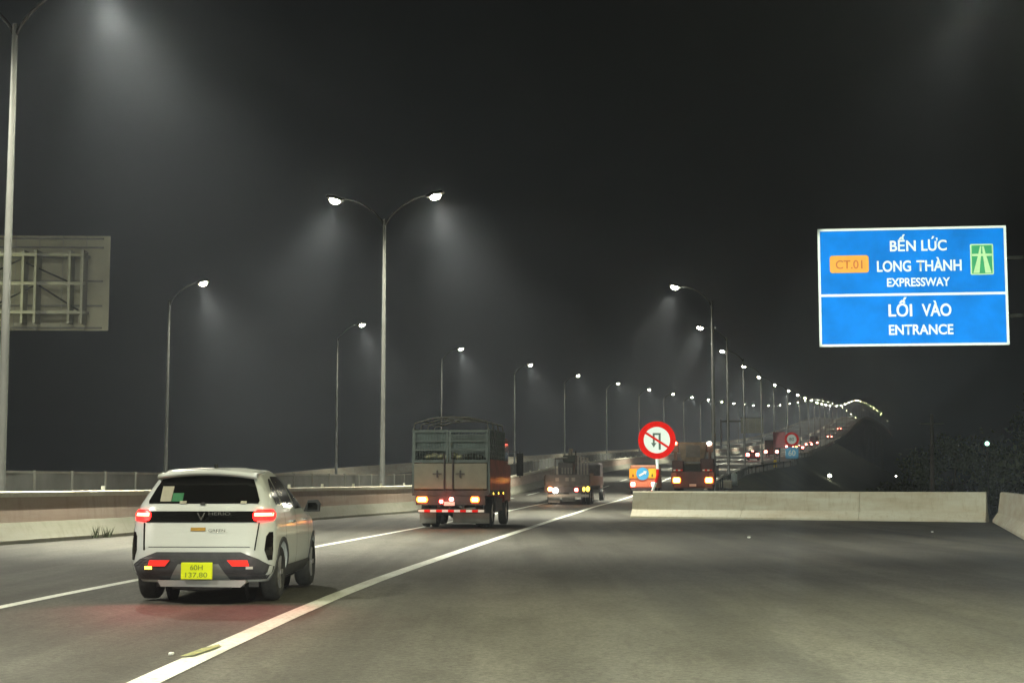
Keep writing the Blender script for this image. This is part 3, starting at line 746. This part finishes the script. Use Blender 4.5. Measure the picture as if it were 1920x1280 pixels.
# roof spoiler
v = []; f = []
for i in range(17):
    x = -.60+1.2*i/16; e = .05*(x/.6)**2
    zt = 1.575-.05*(x/.6)**2
    v += [(x, .34+e, zt-.075), (x, .31+e, zt-.04), (x, .36+e, zt-.005), (x, .90, zt+.02), (x, .90, zt-.10)]
    if i:
        k = 5*i
        for j in range(5): f.append((k-5+j, k-5+(j+1) % 5, k+(j+1) % 5, k+j))
f += [(0, 1, 2, 3, 4), (84, 83, 82, 81, 80)]
poly('roof_spoiler', v, f, 'white', car, True)
MB().prism([(-.012, 1.57), (.012, 1.57), (.006, 1.64), (-.006, 1.64)], .8, .92).build('antenna_fin', 'black', car)
rpatch('wiper', [(1.15, -.03, .03), (1.18, -.02, .02)], 'black', off=.02, nx=2)
for s2 in (1, -1): rpatch('tailgate_seam', [(.62, s2*.66-.004, s2*.66+.004), (.94, s2*.69-.004, s2*.69+.004)], 'seam', off=.002, thick=.01, nx=2)
rpatch('tailgate_seam', [(.655, -.60, .60), (.662, -.60, .60)], 'seam', off=.002, thick=.01)
def spatch(name, rows, m, sgn, parent=car, off=.006):
    """rows: [(z, y0, y1)] patch on a side skin"""
    v = []; f = []; ny = 16; zz = []
    for i in range(len(rows)-1):
        (z0, a0, b0), (z1, a1, b1) = rows[i], rows[i+1]; K = max(1, int(abs(z1-z0)/.03))
        for q in range(K): t = q/K; zz.append((z0+(z1-z0)*t, a0+(a1-a0)*t, b0+(b1-b0)*t))
    zz.append(rows[-1])
    for th in (off, -.02):
        for (z, a, b) in zz:
            for i in range(ny+1):
                y = a+(b-a)*i/ny; v.append((sgn*(side_x(y, z)+th), y, z))
    H_ = len(zz)*(ny+1)
    for r_ in range(len(zz)-1):
        for i in range(ny):
            a = r_*(ny+1)+i; q = (a, a+1, a+ny+2, a+ny+1); q = q if sgn > 0 else q[::-1]; f.append(q); f.append(tuple(H_+z for z in q[::-1]))
    return poly(name, v, f, m, parent, False)
for sgn in (1, -1):
    spatch('quarter_window', [(1.14, .62, .98), (1.26, .62, .98), (1.40, .78, .98), (1.46, .88, .98)], 'sideglass', sgn)
    spatch('rear_door_window', [(1.10, 1.03, 1.72), (1.44, 1.03, 1.72), (1.49, 1.08, 1.72)], 'sideglass', sgn)
    spatch('front_door_window', [(1.08, 1.79, 2.78), (1.20, 1.79, 2.66), (1.44, 1.79, 2.18), (1.49, 1.79, 2.08)], 'sideglass', sgn)
    for y_ in (1.0, 1.76, 2.72): spatch('door_seam', [(.38, y_-.005, y_+.005), (1.06, y_-.005, y_+.005)], 'seam', sgn, off=.002)
    spatch('sill_cladding', [(.25, 1.18, 2.82), (.40, 1.18, 2.82)], 'cladding', sgn, off=.012)
    for y_ in (1.62, 2.55):
        o = box('door_handle', 'chrome', car, -.012, .022, -.09, .09, -.012, .012, bev=.004); o.location = (sgn*(side_x(y_, .93)+.012), y_-.16, .93)
    mr = MB(); mr.prism([(0, 0), (sgn*.09, -.01), (sgn*.24, -.005), (sgn*.25, .09), (sgn*.20, .155), (sgn*.06, .15)][::sgn], 0, .12)
    mo = mr.build('door_mirror', 'black', car); mo.location = (sgn*.82, 2.56, 1.03); mo.scale = (.85, 1, .9)
    MB().prism([(sgn*.06, .016), (sgn*.22, .02), (sgn*.225, .09), (sgn*.19, .13), (sgn*.07, .13)][::sgn], -.008, -.001).build('mirror_glass', 'glass', mo)
    MB().prism([(sgn*.06, .150), (sgn*.20, .155), (sgn*.25, .09), (sgn*.262, .10), (sgn*.205, .172), (sgn*.06, .165)][::sgn], .01, .13).build('mirror_cap', 'black', mo)
    for y_ in (.78, 3.22):
        wheel(car, sgn*.74, y_, .325, .205)
        lin = MB()
        for xx in (.46, .50):
            for i in range(20): g = 2*math.pi*i/20; lin.v.append((sgn*xx, y_+.36*math.cos(g), .33+.36*math.sin(g)))
        lin.f = [tuple(range(20)), tuple(range(39, 19, -1))]+[(i, (i+1) % 20, 20+(i+1) % 20, 20+i) for i in range(20)]
        lin.build('wheel_well', 'seam', car)
        # black wheel-arch trim
        at_ = MB(); K = 18
        for i in range(K+1):
            g = R(-8+196*i/K)
            for rr, xo in ((.372, .012), (.425, .012), (.425, -.03), (.372, -.03)):
                yy, zz_ = y_+rr*math.cos(g), .33+rr*math.sin(g); at_.v.append((sgn*(side_x(yy, max(.25, zz_))+xo), yy, zz_))
            if i:
                k = 4*i
                for j in range(4): at_.f.append((k-4+j, k-4+(j+1) % 4, k+(j+1) % 4, k+j))
        at_.build('arch_trim', 'cladding', car)
box('underbody', 'chassis', car, -.62, .62, .5, 3.5, .16, .30)

# ------------------------------------------------------------------ stake truck
tk = thing('stake_truck', 'grey-green box truck with tan tailgate and red cab, ahead of the white car', 'truck', (-1.93, 46.6, 0), -R(7.2))
w2 = 1.22
# cargo body
fl = box('cargo_floor', 'chassis', tk, -w2, w2, .02, 3.7, 1.02, 1.18)
for sgn in (1, -1):
    sm = MB(); x = sgn*(w2-.02)
    sm.box(x-.015, x+.03*sgn if sgn > 0 else x+.015, .12, 3.7, 1.18, 2.15)
    sm.build('side_board', 'redcab', tk)
    ribs = MB()
    for i in range(9): y_ = .05+i*.45; ribs.box(x-.035, x+.045*sgn if sgn > 0 else x+.035, y_-.03, y_+.03, 1.1 if i == 0 else 2.16, 3.1)
    for z in (2.25, 2.4, 2.6, 2.85, 3.08): ribs.box(x-.03, x+.03, 0, 3.7, z-.03, z+.03)
    ribs.build('side_frame', 'truckframe', tk)
    box('side_sheet', 'tarp', tk, x-.012, x+.012, .04, 3.66, 2.16, 3.05)
for i, (a, b) in enumerate([(-w2+.05, -.20), (-.18, .07), (.09, w2-.05)]):
    t = box('tailgate_door', 'tan', tk, a+.01, b-.01, -.03, .02, 1.22, 2.02, bev=.012)
    if i != 1:
        cx = b-.22 if i == 0 else a+.22
        MB().box(cx-.14, cx+.14, -.06, -.035, 1.68, 1.71).box(cx-.02, cx+.02, -.065, -.03, 1.58, 1.80).build('latch', 'chassis', t)
for x in (-.19, .08): MB().tube([(x, -.06, 1.16), (x, -.06, 2.35)], .022, 8).build('lock_rod', 'chassis', tk)
for i, (a, b) in enumerate([(-w2+.03, -.07), (-.05, w2-.03)]):
    m = MB()
    m.box(a, b, -.02, .02, 2.05, 2.13).box(a, b, -.02, .02, 2.99, 3.07).box(a, a+.07, -.021, .019, 2.13, 2.99).box(b-.07, b, -.021, .019, 2.13, 2.99)
    m.box(a+.07, b-.07, -.018, .016, 2.42, 2.47).box(a+.07, b-.07, -.018, .016, 2.70, 2.75)
    t = m.build('rear_gate_frame', 'truckframe', tk)
    mesh_ = MB(); q = a+.12
    while q < b-.1: mesh_.tube([(q, 0, 2.13), (q, 0, 2.99)], .008, 5); q += .09
    mesh_.build('gate_bars', 'truckframe', t)
    box('gate_sheet', 'tarp', t, a+.07, b-.07, .03, .04, 2.48, 2.74 if i else 2.985)
bow = MB()
for y_ in (.02, 1.2, 2.4, 3.6):
    bow.tube([(-w2+.03, y_, 3.05), (-w2+.06, y_, 3.28), (-.55, y_, 3.44), (0, y_, 3.48), (.55, y_, 3.46), (w2-.06, y_, 3.33), (w2-.03, y_, 3.05)], .025, 6)
bow.build('roof_bow', 'steel', tk)
box('headboard', 'truckframe', tk, -w2+.04, w2-.04, 3.62, 3.68, 1.2, 3.05)
purl = MB()
for x_, z_ in ((-.9, 3.36), (-.3, 3.47), (.3, 3.48), (.9, 3.38)): purl.tube([(x_, .02, z_), (x_, 3.6, z_)], .02, 5)
purl.build('roof_purlin', 'steel', tk)
ld = thing('cargo_sacks', 'pale sacks and dark bundles showing through the rear gate gap of the grey-green truck', 'cargo', tk.matrix_world.translation, 0)
ld.location = tk.location; ld.rotation_euler = tk.rotation_euler
for i in range(9):
    x = -.75+i*.2; z = 2.16+random.uniform(-.03, .05)
    bm = bmesh.new(); bmesh.ops.create_icosphere(bm, subdivisions=2, radius=1)
    for vv in bm.verts: vv.co = Vector((vv.co.x*.15, vv.co.y*.2, vv.co.z*.09))*random.uniform(.92, 1.05)
    me = bpy.data.meshes.new('sack'); bm.to_mesh(me); bm.free()
    o = link('sack', me, 'cargo_pale' if i < 6 else 'cargo_dark', ld, True); o.location = (x, .28, z+.08)
box('crate_bed', 'cargo_dark', ld, -1.0, 1.0, .5, 3.4, 1.185, 2.2)
# chassis, lights, bumper
MB().box(-w2+.1, w2-.1, .1, .2, .92, 1.02).box(-.45, -.33, .1, 5.4, .62, .92).box(.33, .45, .1, 5.4, .62, .92).build('chassis_rail', 'chassis', tk)
box('lamp_bar', 'chassis', tk, -1.1, 1.1, .0, .10, .72, 1.0)
tail(tk, 'tail_lamp', -1.08, -.72, .80, .98, 'amber_on', 'amber_core')
tail(tk, 'tail_lamp', .64, .92, .80, .98, 'amber_on', 'amber_core', cm=.35)
tail(tk, 'tail_lamp', -.36, -.22, .76, .90, 'red_on', 'pink_on')
tail(tk, 'plate_lamp', -.04, .10, .84, .96, 'pink_on', 'white_on', cm=.5)
box('number_plate', 'plate_white', tk, -.2, .14, -.05, -.02, .70, .82)
for x, wd, p, c in ((-.9, 0, 9, (1, .22, .04)), (.78, 0, 4, (1, .22, .04)), (-.15, 0, 8, (1, .08, .05))):
    light('POINT', (x, -.25, .88), p, c, tk, .08)
for i in range(11):
    x0 = -1.02+i*.19
    box('stripe', 'signred' if i % 2 else 'signwhite', tk, x0, x0+.188, -.04, -.01, .50, .57)
box('bumper_bar', 'steel', tk, -1.04, 1.09, -.009, .07, .47, .60)
for s2, a, b in ((0, -1.05, -.52), (1, .02, 1.18)):
    box('mudflap', 'flap', tk, a, b, .35, .37, .14, .46)
for sgn in (1, -1):
    for y_ in (1.5,):
        wheel(tk, sgn*1.02, y_, .45, .24); wheel(tk, sgn*.74, y_, .45, .24)
    wheel(tk, sgn*1.05, 4.7, .45, .26)
MB().tube([(-.75, 1.5, .45), (.75, 1.5, .45)], .09, 8).build('axle', 'chassis', tk)
bm = bmesh.new(); bmesh.ops.create_icosphere(bm, subdivisions=2, radius=.22); me = bpy.data.meshes.new('differential'); bm.to_mesh(me); bm.free()
o = link('differential', me, 'chassis', tk, True); o.location = (-.1, 1.5, .48)
cab = MB(); cab.box(-1.18, 1.18, 3.85, 5.75, .75, 2.05, bev=.08).box(-1.12, 1.12, 3.9, 5.6, 2.0, 2.95, bev=.10); cab_o = cab.build('cab', 'redcab', tk)
for sgn in (1, -1):
    x = sgn*1.125
    box('cab_window', 'sideglass', cab_o, min(x, x+sgn*.01), max(x, x+sgn*.01), 4.3, 5.3, 2.15, 2.75)
    ar = MB().tube([(sgn*1.12, 5.6, 2.5), (sgn*1.5, 5.75, 2.5), (sgn*1.5, 5.75, 1.6)], .02, 6).build('mirror_arm', 'black', tk)
    box('mirror', 'black', ar, sgn*1.5-.12, sgn*1.5+.12, 5.68, 5.78, 1.65, 2.45, bev=.03)
    for y_ in (1.0, 2.2, 3.4): box('marker_lamp', 'yellow_on', tk, sgn*1.215-.015, sgn*1.215+.015, y_-.03, y_+.03, 1.04, 1.10)
box('side_guard', 'chassis', tk, 1.1, 1.16, 2.1, 3.6, .5, .9); box('side_guard', 'chassis', tk, -1.16, -1.1, 2.1, 3.6, .5, .9)
box('fuel_tank', 'chassis', tk, .5, 1.1, 2.2, 3.4, .45, .95, bev=.05)

# ------------------------------------------------------------------ flatbed truck with machinery
x0 = .5*(at(1018, 82)+at(1108, 82)); ft = thing('flatbed_truck', 'flatbed truck carrying dark machinery, between the grey-green truck and the sign van', 'truck', (x0, 82, ZR(82)), -R(9.5))
w2 = 1.28
box('bed', 'machine', ft, -w2, w2, .0, 7.0, 1.05, 1.62, bev=.03)
tb = box('tailboard', 'machine', ft, -w2+.04, w2-.04, -.05, -.005, 1.0, 1.66, bev=.02)
for x in (-.55, .0, .35): box('tie_label', 'machine_pale', tb, x-.1, x+.1, -.062, -.052, 1.3, 1.5)
box('lamp_bar', 'chassis', ft, -w2, w2, .0, .12, .66, 1.0)
tail(ft, 'tail_lamp', -1.08, -.82, .74, .98, 'amber_on', 'amber_core', cm=.2)
tail(ft, 'work_lamp', -.80, -.52, .64, .92, 'white_on')
light('POINT', (-.6, -.6, .8), 22, (1, .8, .6), ft, .1); light('POINT', (-1, -.6, .85), 18, (1, .35, .08), ft, .1)
tail(ft, 'tail_lamp', .40, .62, .72, .92, 'red_on', 'pink_on', cm=.2)
tail(ft, 'marker_lamp', .86, 1.0, .74, .98, 'yellow_on'); tail(ft, 'marker_lamp', 1.06, 1.24, .74, 1.0, 'yellow_on')
box('bumper_bar', 'flap', ft, -1.1, 1.2, -.02, .05, .42, .58)
box('mudflap', 'flap', ft, -1.1, -.45, .3, .32, .12, .46); box('mudflap', 'flap', ft, -.35, .4, .35, .37, .18, .42)
for sgn in (1, -1):
    wheel(ft, sgn*1.08, 1.0, .42, .24); wheel(ft, sgn*.8, 1.0, .42, .24); wheel(ft, sgn*1.08, 2.0, .42, .24); wheel(ft, sgn*1.08, 7.9, .42, .24)
MB().box(-1.1, 1.05, 7.2, 8.9, .8, 2.4, bev=.12).build('cab', 'chassis', ft)
mc = thing('machinery', 'dark steel machine with a mast and cross arm loaded on the flatbed truck', 'machine', ft.location, ft.rotation_euler[2])
box('engine_block', 'machine', mc, -.65, .2, 1.0, 3.0, 1.625, 2.35, bev=.06)
box('hood', 'cargo_dark', mc, -.35, .35, .9, 2.2, 2.35, 2.75, bev=.05)
MB().tube([(-.0, 1.5, 2.7), (.02, 1.5, 3.12)], .11, 10).build('exhaust_stack', 'machine_pale', mc)
MB().tube([(-.8, .9, 2.55), (-.1, .9, 2.60)], .05, 8).tube([(-.78, .9, 1.63), (-.78, .9, 2.55)], .035, 6).build('cross_arm', 'machine_pale', mc)
MB().tube([(.38, .8, 1.63), (.38, .8, 2.95)], .04, 8).build('mast', 'machine', mc)
for i in range(4): box('vent_slat', 'machine_pale', mc, -.45+i*.17, -.36+i*.17, .97, .995, 1.70, 2.05)
rk = thing('panel_rack', 'upright pale slatted rack at the right side of the flatbed load', 'rack', ft.location, ft.rotation_euler[2])
for i in range(4): box('slat', 'machine_pale', rk, .50+i*.17, .60+i*.17, .5, .56, 1.64, 2.72-.04*i)
MB().box(.46, 1.18, .57, .62, 1.9, 1.98).box(.46, 1.18, .57, .62, 2.5, 2.58).box(.46, 1.18, .62, 2.6, 1.63, 1.75).build('frame', 'machine', rk)

# ------------------------------------------------------------------ works van with arrow board
sv = thing('works_van', 'small orange works van with blue arrow disc and two yellow triangles on its rear', 'van', (8.74, 99, ZR(99)), -R(10.5))
box('body', 'orangepaint', sv, -.9, .9, 0, 4.2, .45, 1.35, bev=.06)
box('box_top', 'orangepaint', sv, -.86, .86, .1, 3.0, 1.35, 1.95, bev=.06)
box('cab', 'orangepaint', sv, -.85, .85, 3.02, 4.4, 1.36, 1.9, bev=.1)
MB().disc(-.02, -.06, 1.38, .42, .04).build('arrow_disc', 'lightblue', sv)
am = MB().box(-.26, .26, -.075, -.062, -.06, .06); am.prism([(.14, -.15), (.34, 0), (.14, .15)], -.075, -.062)
ao = am.build('arrow', 'signwhite', sv); ao.location = (-.02, 0, 1.38); ao.rotation_euler = (0, R(-30), 0)
for cx, mm in ((-.66, 'orange'), (.62, 'yellowsheet')):
    t = box('sign_plate', mm, sv, cx-.25, cx+.25, -.04, -.005, 1.08, 1.72)
    MB().prism([(cx-.21, 1.14), (cx+.21, 1.14), (cx, 1.62)], -.055, -.042).build('triangle', 'yellowsheet' if cx > 0 else 'orange', t)
    MB().prism([(cx-.06, 1.2), (cx+.06, 1.2), (cx, 1.42)], -.062, -.056).build('warning_mark', 'gloss_black', t)
tail(sv, 'tail_lamp', -.84, -.5, .50, .86, 'red_on', 'pink_on', cm=.2); tail(sv, 'tail_lamp', .52, .86, .50, .86, 'red_on', 'pink_on', cm=.2)
box('bumper', 'chassis', sv, -.8, .8, -.05, .02, .28, .44)
light('POINT', (0, -.8, .7), 16, (1, .12, .1), sv, .2)
for sgn in (1, -1): wheel(sv, sgn*.78, .8, .32, .2); wheel(sv, sgn*.78, 3.5, .32, .2)

# ------------------------------------------------------------------ crane carrier
cc = thing('crane_truck', 'dark red-brown crane truck with big orange tail lamps beside the round sign', 'truck', (10.72, 88, ZR(88)-.0), -R(9))
box('chassis_frame', 'crane_body', cc, -1.2, 1.2, .0, 8.5, .75, 1.25, bev=.05)
box('tool_box', 'crane_body', cc, -1.22, -.55, .1, 4, 1.25, 2.4, bev=.06); box('tool_box', 'crane_body', cc, .45, 1.27, .1, 4, 1.25, 2.5, bev=.06)
box('engine_cover', 'cargo_dark', cc, -.55, .45, .3, 5, 1.25, 2.25, bev=.06)
m = MB(); m.prism([(-.62, 2.35), (.5, 2.35), (.68, 2.6), (.85, 3.5), (-.85, 3.5), (-.72, 2.6)], .9, 3.2); m.build('crane_cabin', 'crane_tan', cc)
box('cabin_panel', 'machine_pale', cc, -.42, .42, .86, .895, 2.6, 3.32, bev=.01)
for sgn in (-1, 1):
    MB().tube([(sgn*1.0, .5, 2.4), (sgn*1.05, .5, 3.3)], .09, 8).build('lamp_post', 'brownsteel', cc)
    box('lamp_box', 'brownsteel', cc, sgn*1.02-.2, sgn*1.02+.2, .35, .6, 2.9, 3.42, bev=.04)
    box('mirror', 'black', cc, sgn*1.33-.08, sgn*1.33+.08, 6.6, 6.7, 1.5, 2.2, bev=.02)
    box('outrigger', 'brownsteel', cc, sgn*1.12-.16, sgn*1.12+.16, -.05, .3, 1.0, 1.7, bev=.03)
    wheel(cc, sgn*1.02, 1.4, .5, .3); wheel(cc, sgn*1.02, 2.7, .5, .3); wheel(cc, sgn*1.02, 7.4, .5, .3)
tail(cc, 'beacon_lamp', -1.14, -.9, 3.32, 3.52, 'amber_on', 'pink_on', y=.3, cm=.3); tail(cc, 'beacon_lamp', .86, 1.1, 3.30, 3.50, 'white_on', y=.3)
for sgn in (-1, 1):
    tail(cc, 'tail_lamp', *sorted((sgn*.72, sgn*1.18)), 1.06, 1.40, 'amber_on', 'amber_core', y=-.09, cm=.25)
    light('POINT', (sgn*.95, -.7, 1.1), 14, (1, .25, .05), cc, .12)
    for i in range(4): box('reflective_strip', 'signwhite' if i % 2 == 0 else 'signred', cc, sgn*.86-.28+i*.14, sgn*.86-.145+i*.14, -.07, -.052, 1.78, 1.86)
box('rear_panel', 'crane_body', cc, -.72, .72, -.04, .0, .8, 1.75, bev=.02)
box('number_plate', 'plate_white', cc, -.2, .2, -.06, -.042, .86, 1.0)

# ------------------------------------------------------------------ distant traffic
def far_car(d, xoff, label, truck=False, amber=False):
    x = XR(d)+xoff
    c = thing('distant_truck' if truck else 'distant_car', label, 'truck' if truck else 'car', (x, d, ZR(d)), -math.atan(slope(XR, d)), 'tail-lit vehicles on the slope')
    if truck:
        box('cargo_box', 'chassis', c, -1.15, 1.15, 0, 6, .9, 3.0, bev=.05); box('cab', 'chassis', c, -1.1, 1.1, 6.2, 8, .6, 2.6, bev=.1)
        box('rear_frame', 'chassis', c, -1.0, 1.0, .05, 6, .5, .88)
    else:
        m = MB(); m.box(-.88, .88, 0, 4.3, .3, .95, bev=.12); m.box(-.72, .72, .35, 3.0, .9, 1.5, bev=.14); m.build('body', 'chassis', c)
        box('rear_window', 'glass', c, -.6, .6, .33, .36, 1.02, 1.38)
    W_ = 1.0 if truck else .74
    for s2 in (-1, 1):
        tail(c, 'tail_lamp', s2*W_-.26, s2*W_+.26, .66, 1.14, 'red_on', 'amber_core' if (amber and s2 < 0) else 'pink_on', y=-.06, cm=.05)
        wheel(c, s2*(.95 if truck else .76), .8, .45 if truck else .32, .2); wheel(c, s2*(.95 if truck else .76), 3.1 if not truck else 6.6, .45 if truck else .32, .2)
    if not truck: tail(c, 'brake_lamp', -.16, .16, 1.40, 1.5, 'pink_on', y=.28)
    light('POINT', (0, -1.0, .9), 30, (1, .12, .06), c, .3)
far_car(229, -2.9, 'distant car with three red lamps left of the dark far truck')
far_car(268, -2.6, 'distant dark truck with red tail lamps beside the blue plate', truck=True)
far_car(352, -2.4, 'distant car with one amber and one red lamp just right of the blue plate', amber=True)
far_car(372, -5.9, 'distant car in the inner lane beside the amber-lamped car')
far_car(415, -3.0, 'distant car with a red lamp pair directly above the amber-lamped car')
far_car(455, -3.4, 'distant dark truck following higher up the slope in the right lane', truck=True)
far_car(520, -6.8, 'distant car in the inner lane halfway up the slope')
far_car(600, -4.0, 'red-lamped car high up the slope, second from the top')
far_car(760, -5.0, 'farthest red-lamped car, highest up the slope')
oc = thing('oncoming_car', 'car roof and red lamp just showing behind the left shoulder of the white car', 'car', (-12.9, 56.0, 0), R(9))
m = MB(); m.box(-.9, .9, 0, 4.5, .4, 1.1, bev=.12); m.box(-.75, .75, .6, 3.4, 1.05, 1.62, bev=.14); m.build('body', 'chassis', oc)
tail(oc, 'roof_lamp', -.16, .16, 1.62, 1.80, 'red_on', y=1.0, depth=.2)
for s2 in (-1, 1): wheel(oc, s2*.78, .9, .33, .2); wheel(oc, s2*.78, 3.5, .33, .2)

# ------------------------------------------------------------------ right side: trees, pole, yard lamps
def tree(x, y, h, cw, label, seed, zb=G0):
    rnd = random.Random(seed); t = thing('broadleaf_tree', label, 'tree', (x, y, zb), 0, 'dark trees right of the embankment')
    m = MB(); th = h*.45
    m.tube([(0, 0, 0), (.1, 0, th*.5), (.0, .1, th), (.1, 0, h*.75)], [.22, .17, .13, .05], 8)
    tips = []
    for i in range(9):
        a = rnd.uniform(0, 6.28); z0 = th*rnd.uniform(.6, 1.3); L = cw*rnd.uniform(.35, .55)
        p1 = (L*math.cos(a), L*math.sin(a), z0+h*.22*rnd.uniform(.6, 1.4)); m.tube([(0, 0, z0), (p1[0]*.5, p1[1]*.5, z0+h*.06), p1], [.08, .05, .02], 5); tips.append(p1)
    m.build('trunk', 'bark', t)
    c = MB()
    clumps = [(p, cw*rnd.uniform(.16, .26)) for p in tips]
    for i in range(22):
        a = rnd.uniform(0, 6.28); rr = cw*.5*math.sqrt(rnd.random()); q = rnd.random()
        rr *= math.sin(math.pi*(.15+.8*q))
        clumps.append(((rr*math.cos(a), rr*math.sin(a), h*.35+h*.6*q), cw*rnd.uniform(.10, .2)))
    for (p, cr) in clumps:
        for _ in range(110):
            d_ = Vector((rnd.gauss(0, 1), rnd.gauss(0, 1), rnd.gauss(0, .8))); d_ = d_.normalized()*cr*rnd.uniform(.4, 1.1)
            o_ = Vector(p)+d_; s_ = rnd.uniform(.10, .22)
            u_ = Vector((rnd.uniform(-1, 1), rnd.uniform(-1, 1), rnd.uniform(-1, 1))).normalized(); w_ = u_.cross(Vector((rnd.uniform(-1, 1), rnd.uniform(-1, 1), rnd.uniform(-1, 1)))).normalized()
            k = len(c.v); c.v += [tuple(o_-u_*s_), tuple(o_+w_*s_*.5), tuple(o_+u_*s_), tuple(o_-w_*s_*.5)]; c.f.append((k, k+1, k+2, k+3))
    c.build('crown', 'leaf', t); return t
tree(26.5, 98, 5.4, 6.0, 'low dark bush-like tree at the left end of the trees, beside a tiny white light', 1)
tree(31.0, 104, 8.3, 5.5, 'mid-height dark tree just behind the thin pole on the right', 2)
tree(34.0, 98, 8.8, 6.5, 'dark tree right of the thin pole, below the blue board', 3)
tree(36.0, 92, 13.5, 8, 'tallest dark tree at the right edge of the photo', 4)
tree(27.5, 70, 9.8, 6, 'dark tree at the right edge nearest the road', 5)
up = thing('utility_pole', 'thin grey pole standing in front of the dark trees on the right', 'pole', (at(1742, 84), 84, G0))
MB().tube([(0, 0, 0), (.15, 0, 8.9)], [.16, .10], 10).build('pole_shaft', 'bark', up, True)
box('crossarm', 'steel', up, -.5, .8, -.05, .05, 8.3, 8.4)
for px, py, d, lab, mm, p in ((1553, 893, 210, 'bright yellowish yard lamp in the dark field below the embankment', 'bulb', 260), (1677, 893, 190, 'small white yard lamp at the foot of the low bush-like tree', 'bulb', 8),
                       (1849, 834, 60, 'dim greenish lamp among the dark trees at the right', 'bulbg', 4)):
    X = (px-960)/2770*d*1.0; Z = 1.41+(905-py)/2770*d
    t = thing('yard_lamp', lab, 'lamp', (X, d, G0), 0, 'small lamps in the dark field')
    MB().tube([(0, 0, 0), (0, 0, Z-G0)], .03, 6).build('pole', 'seam', t)
    r = .22 if p > 100 else .09
    bm = bmesh.new(); bmesh.ops.create_icosphere(bm, subdivisions=2, radius=r); me = bpy.data.meshes.new('bulb'); bm.to_mesh(me); bm.free()
    o = link('bulb', me, mm, t, True); o.location = (0, 0, Z-G0+r*.5)
    light('POINT', (0, -.4, Z-G0-.1), p, (1, .97, .7), t, .2)
# tuft of weeds at the foot of the median barrier
wm = MB(); rnd = random.Random(3)
for cx_, cy_ in ((-10.75, 38.4), (-10.55, 38.8)):
    for _ in range(26):
        a = rnd.uniform(0, 6.28); L = rnd.uniform(.12, .34); b = Vector((cx_+rnd.uniform(-.08, .08), cy_-.0+rnd.uniform(-.08, .08), 0)); tp = b+Vector((math.cos(a)*L*.4, math.sin(a)*L*.4, L)); sd = Vector((.012, .006, 0))
        k = len(wm.v); wm.v += [tuple(b-sd), tuple(b+sd), tuple(tp)]; wm.f.append((k, k+1, k+2))
tag(wm.build('weed_tuft', 'leaf'), 'small dark weed tuft at the foot of the median barrier, far left', 'weed')
# scraps on the closed lane
for x, y, s_, lab in ((6.1, 38.3, .05, 'small pale scrap lying on the dark asphalt below the cross barrier'), (12.0, 42.5, .05, 'tiny pale pebble on the asphalt nearer the right end of the cross barrier')):
    bm = bmesh.new(); bmesh.ops.create_icosphere(bm, subdivisions=1, radius=s_)
    for vv in bm.verts: vv.co *= random.uniform(.7, 1.2); vv.co.z *= .5
    me = bpy.data.meshes.new('scrap'); bm.to_mesh(me); bm.free(); o = link('litter_scrap', me, 'plate_white'); o.location = (x, y, s_*.4); tag(o, lab, 'litter')

# ------------------------------------------------------------------ added sign spots, and headlights of the vehicle the photo is taken from
def aim(loc, tgt, power, angle, blend, col=(.94, 1, .84), size=.08):
    d_ = Vector(tgt)-Vector(loc)
    return light('SPOT', loc, power, col, None, size, angle, blend, d_.to_track_quat('-Z', 'Y').to_euler(), 'headlight_and_sign_spot')
for x in (-.2, 1.1):
    aim((x, 2.3, .68), (x+(9 if x > 0 else 1.5), 32, -4.2), BEAM_W*(1.8 if x > 0 else .45), 44, 1.0)             # low beam, towards the ramp barrier
    aim((x, 2.3, .68), (14.4, 52.6, 8.4), BEAM_W*3.0, 8.6, .10)    # added narrow spots that brighten only the overhead board
    aim((x, 2.3, .68), (6.0, 61, 3.1), BEAM_W*2.3, 2.9, .5)  # added narrow spots that brighten only the round sign
aim((.4, 2.3, .68), (36.0, 190.5, 6.6), 420000, 1.3, .3)       # separate narrow spot added to brighten the far sign

# ------------------------------------------------------------------ haze
hz = MB().box(-1550, 2050, -100, 2700, G0-1, 112).build('haze', 'seam'); hz.data.materials.clear()
hm = bpy.data.materials.new('haze_volume'); hm.use_nodes = True; t = hm.node_tree; t.nodes.clear()
out = t.nodes.new('ShaderNodeOutputMaterial'); pv = t.nodes.new('ShaderNodeVolumePrincipled')
pv.inputs['Color'].default_value = (.78, .86, 1.0, 1); pv.inputs['Density'].default_value = HAZE; pv.inputs['Anisotropy'].default_value = ANISO
t.links.new(pv.outputs[0], out.inputs['Volume']); hz.data.materials.append(hm); hz['kind'] = 'stuff'
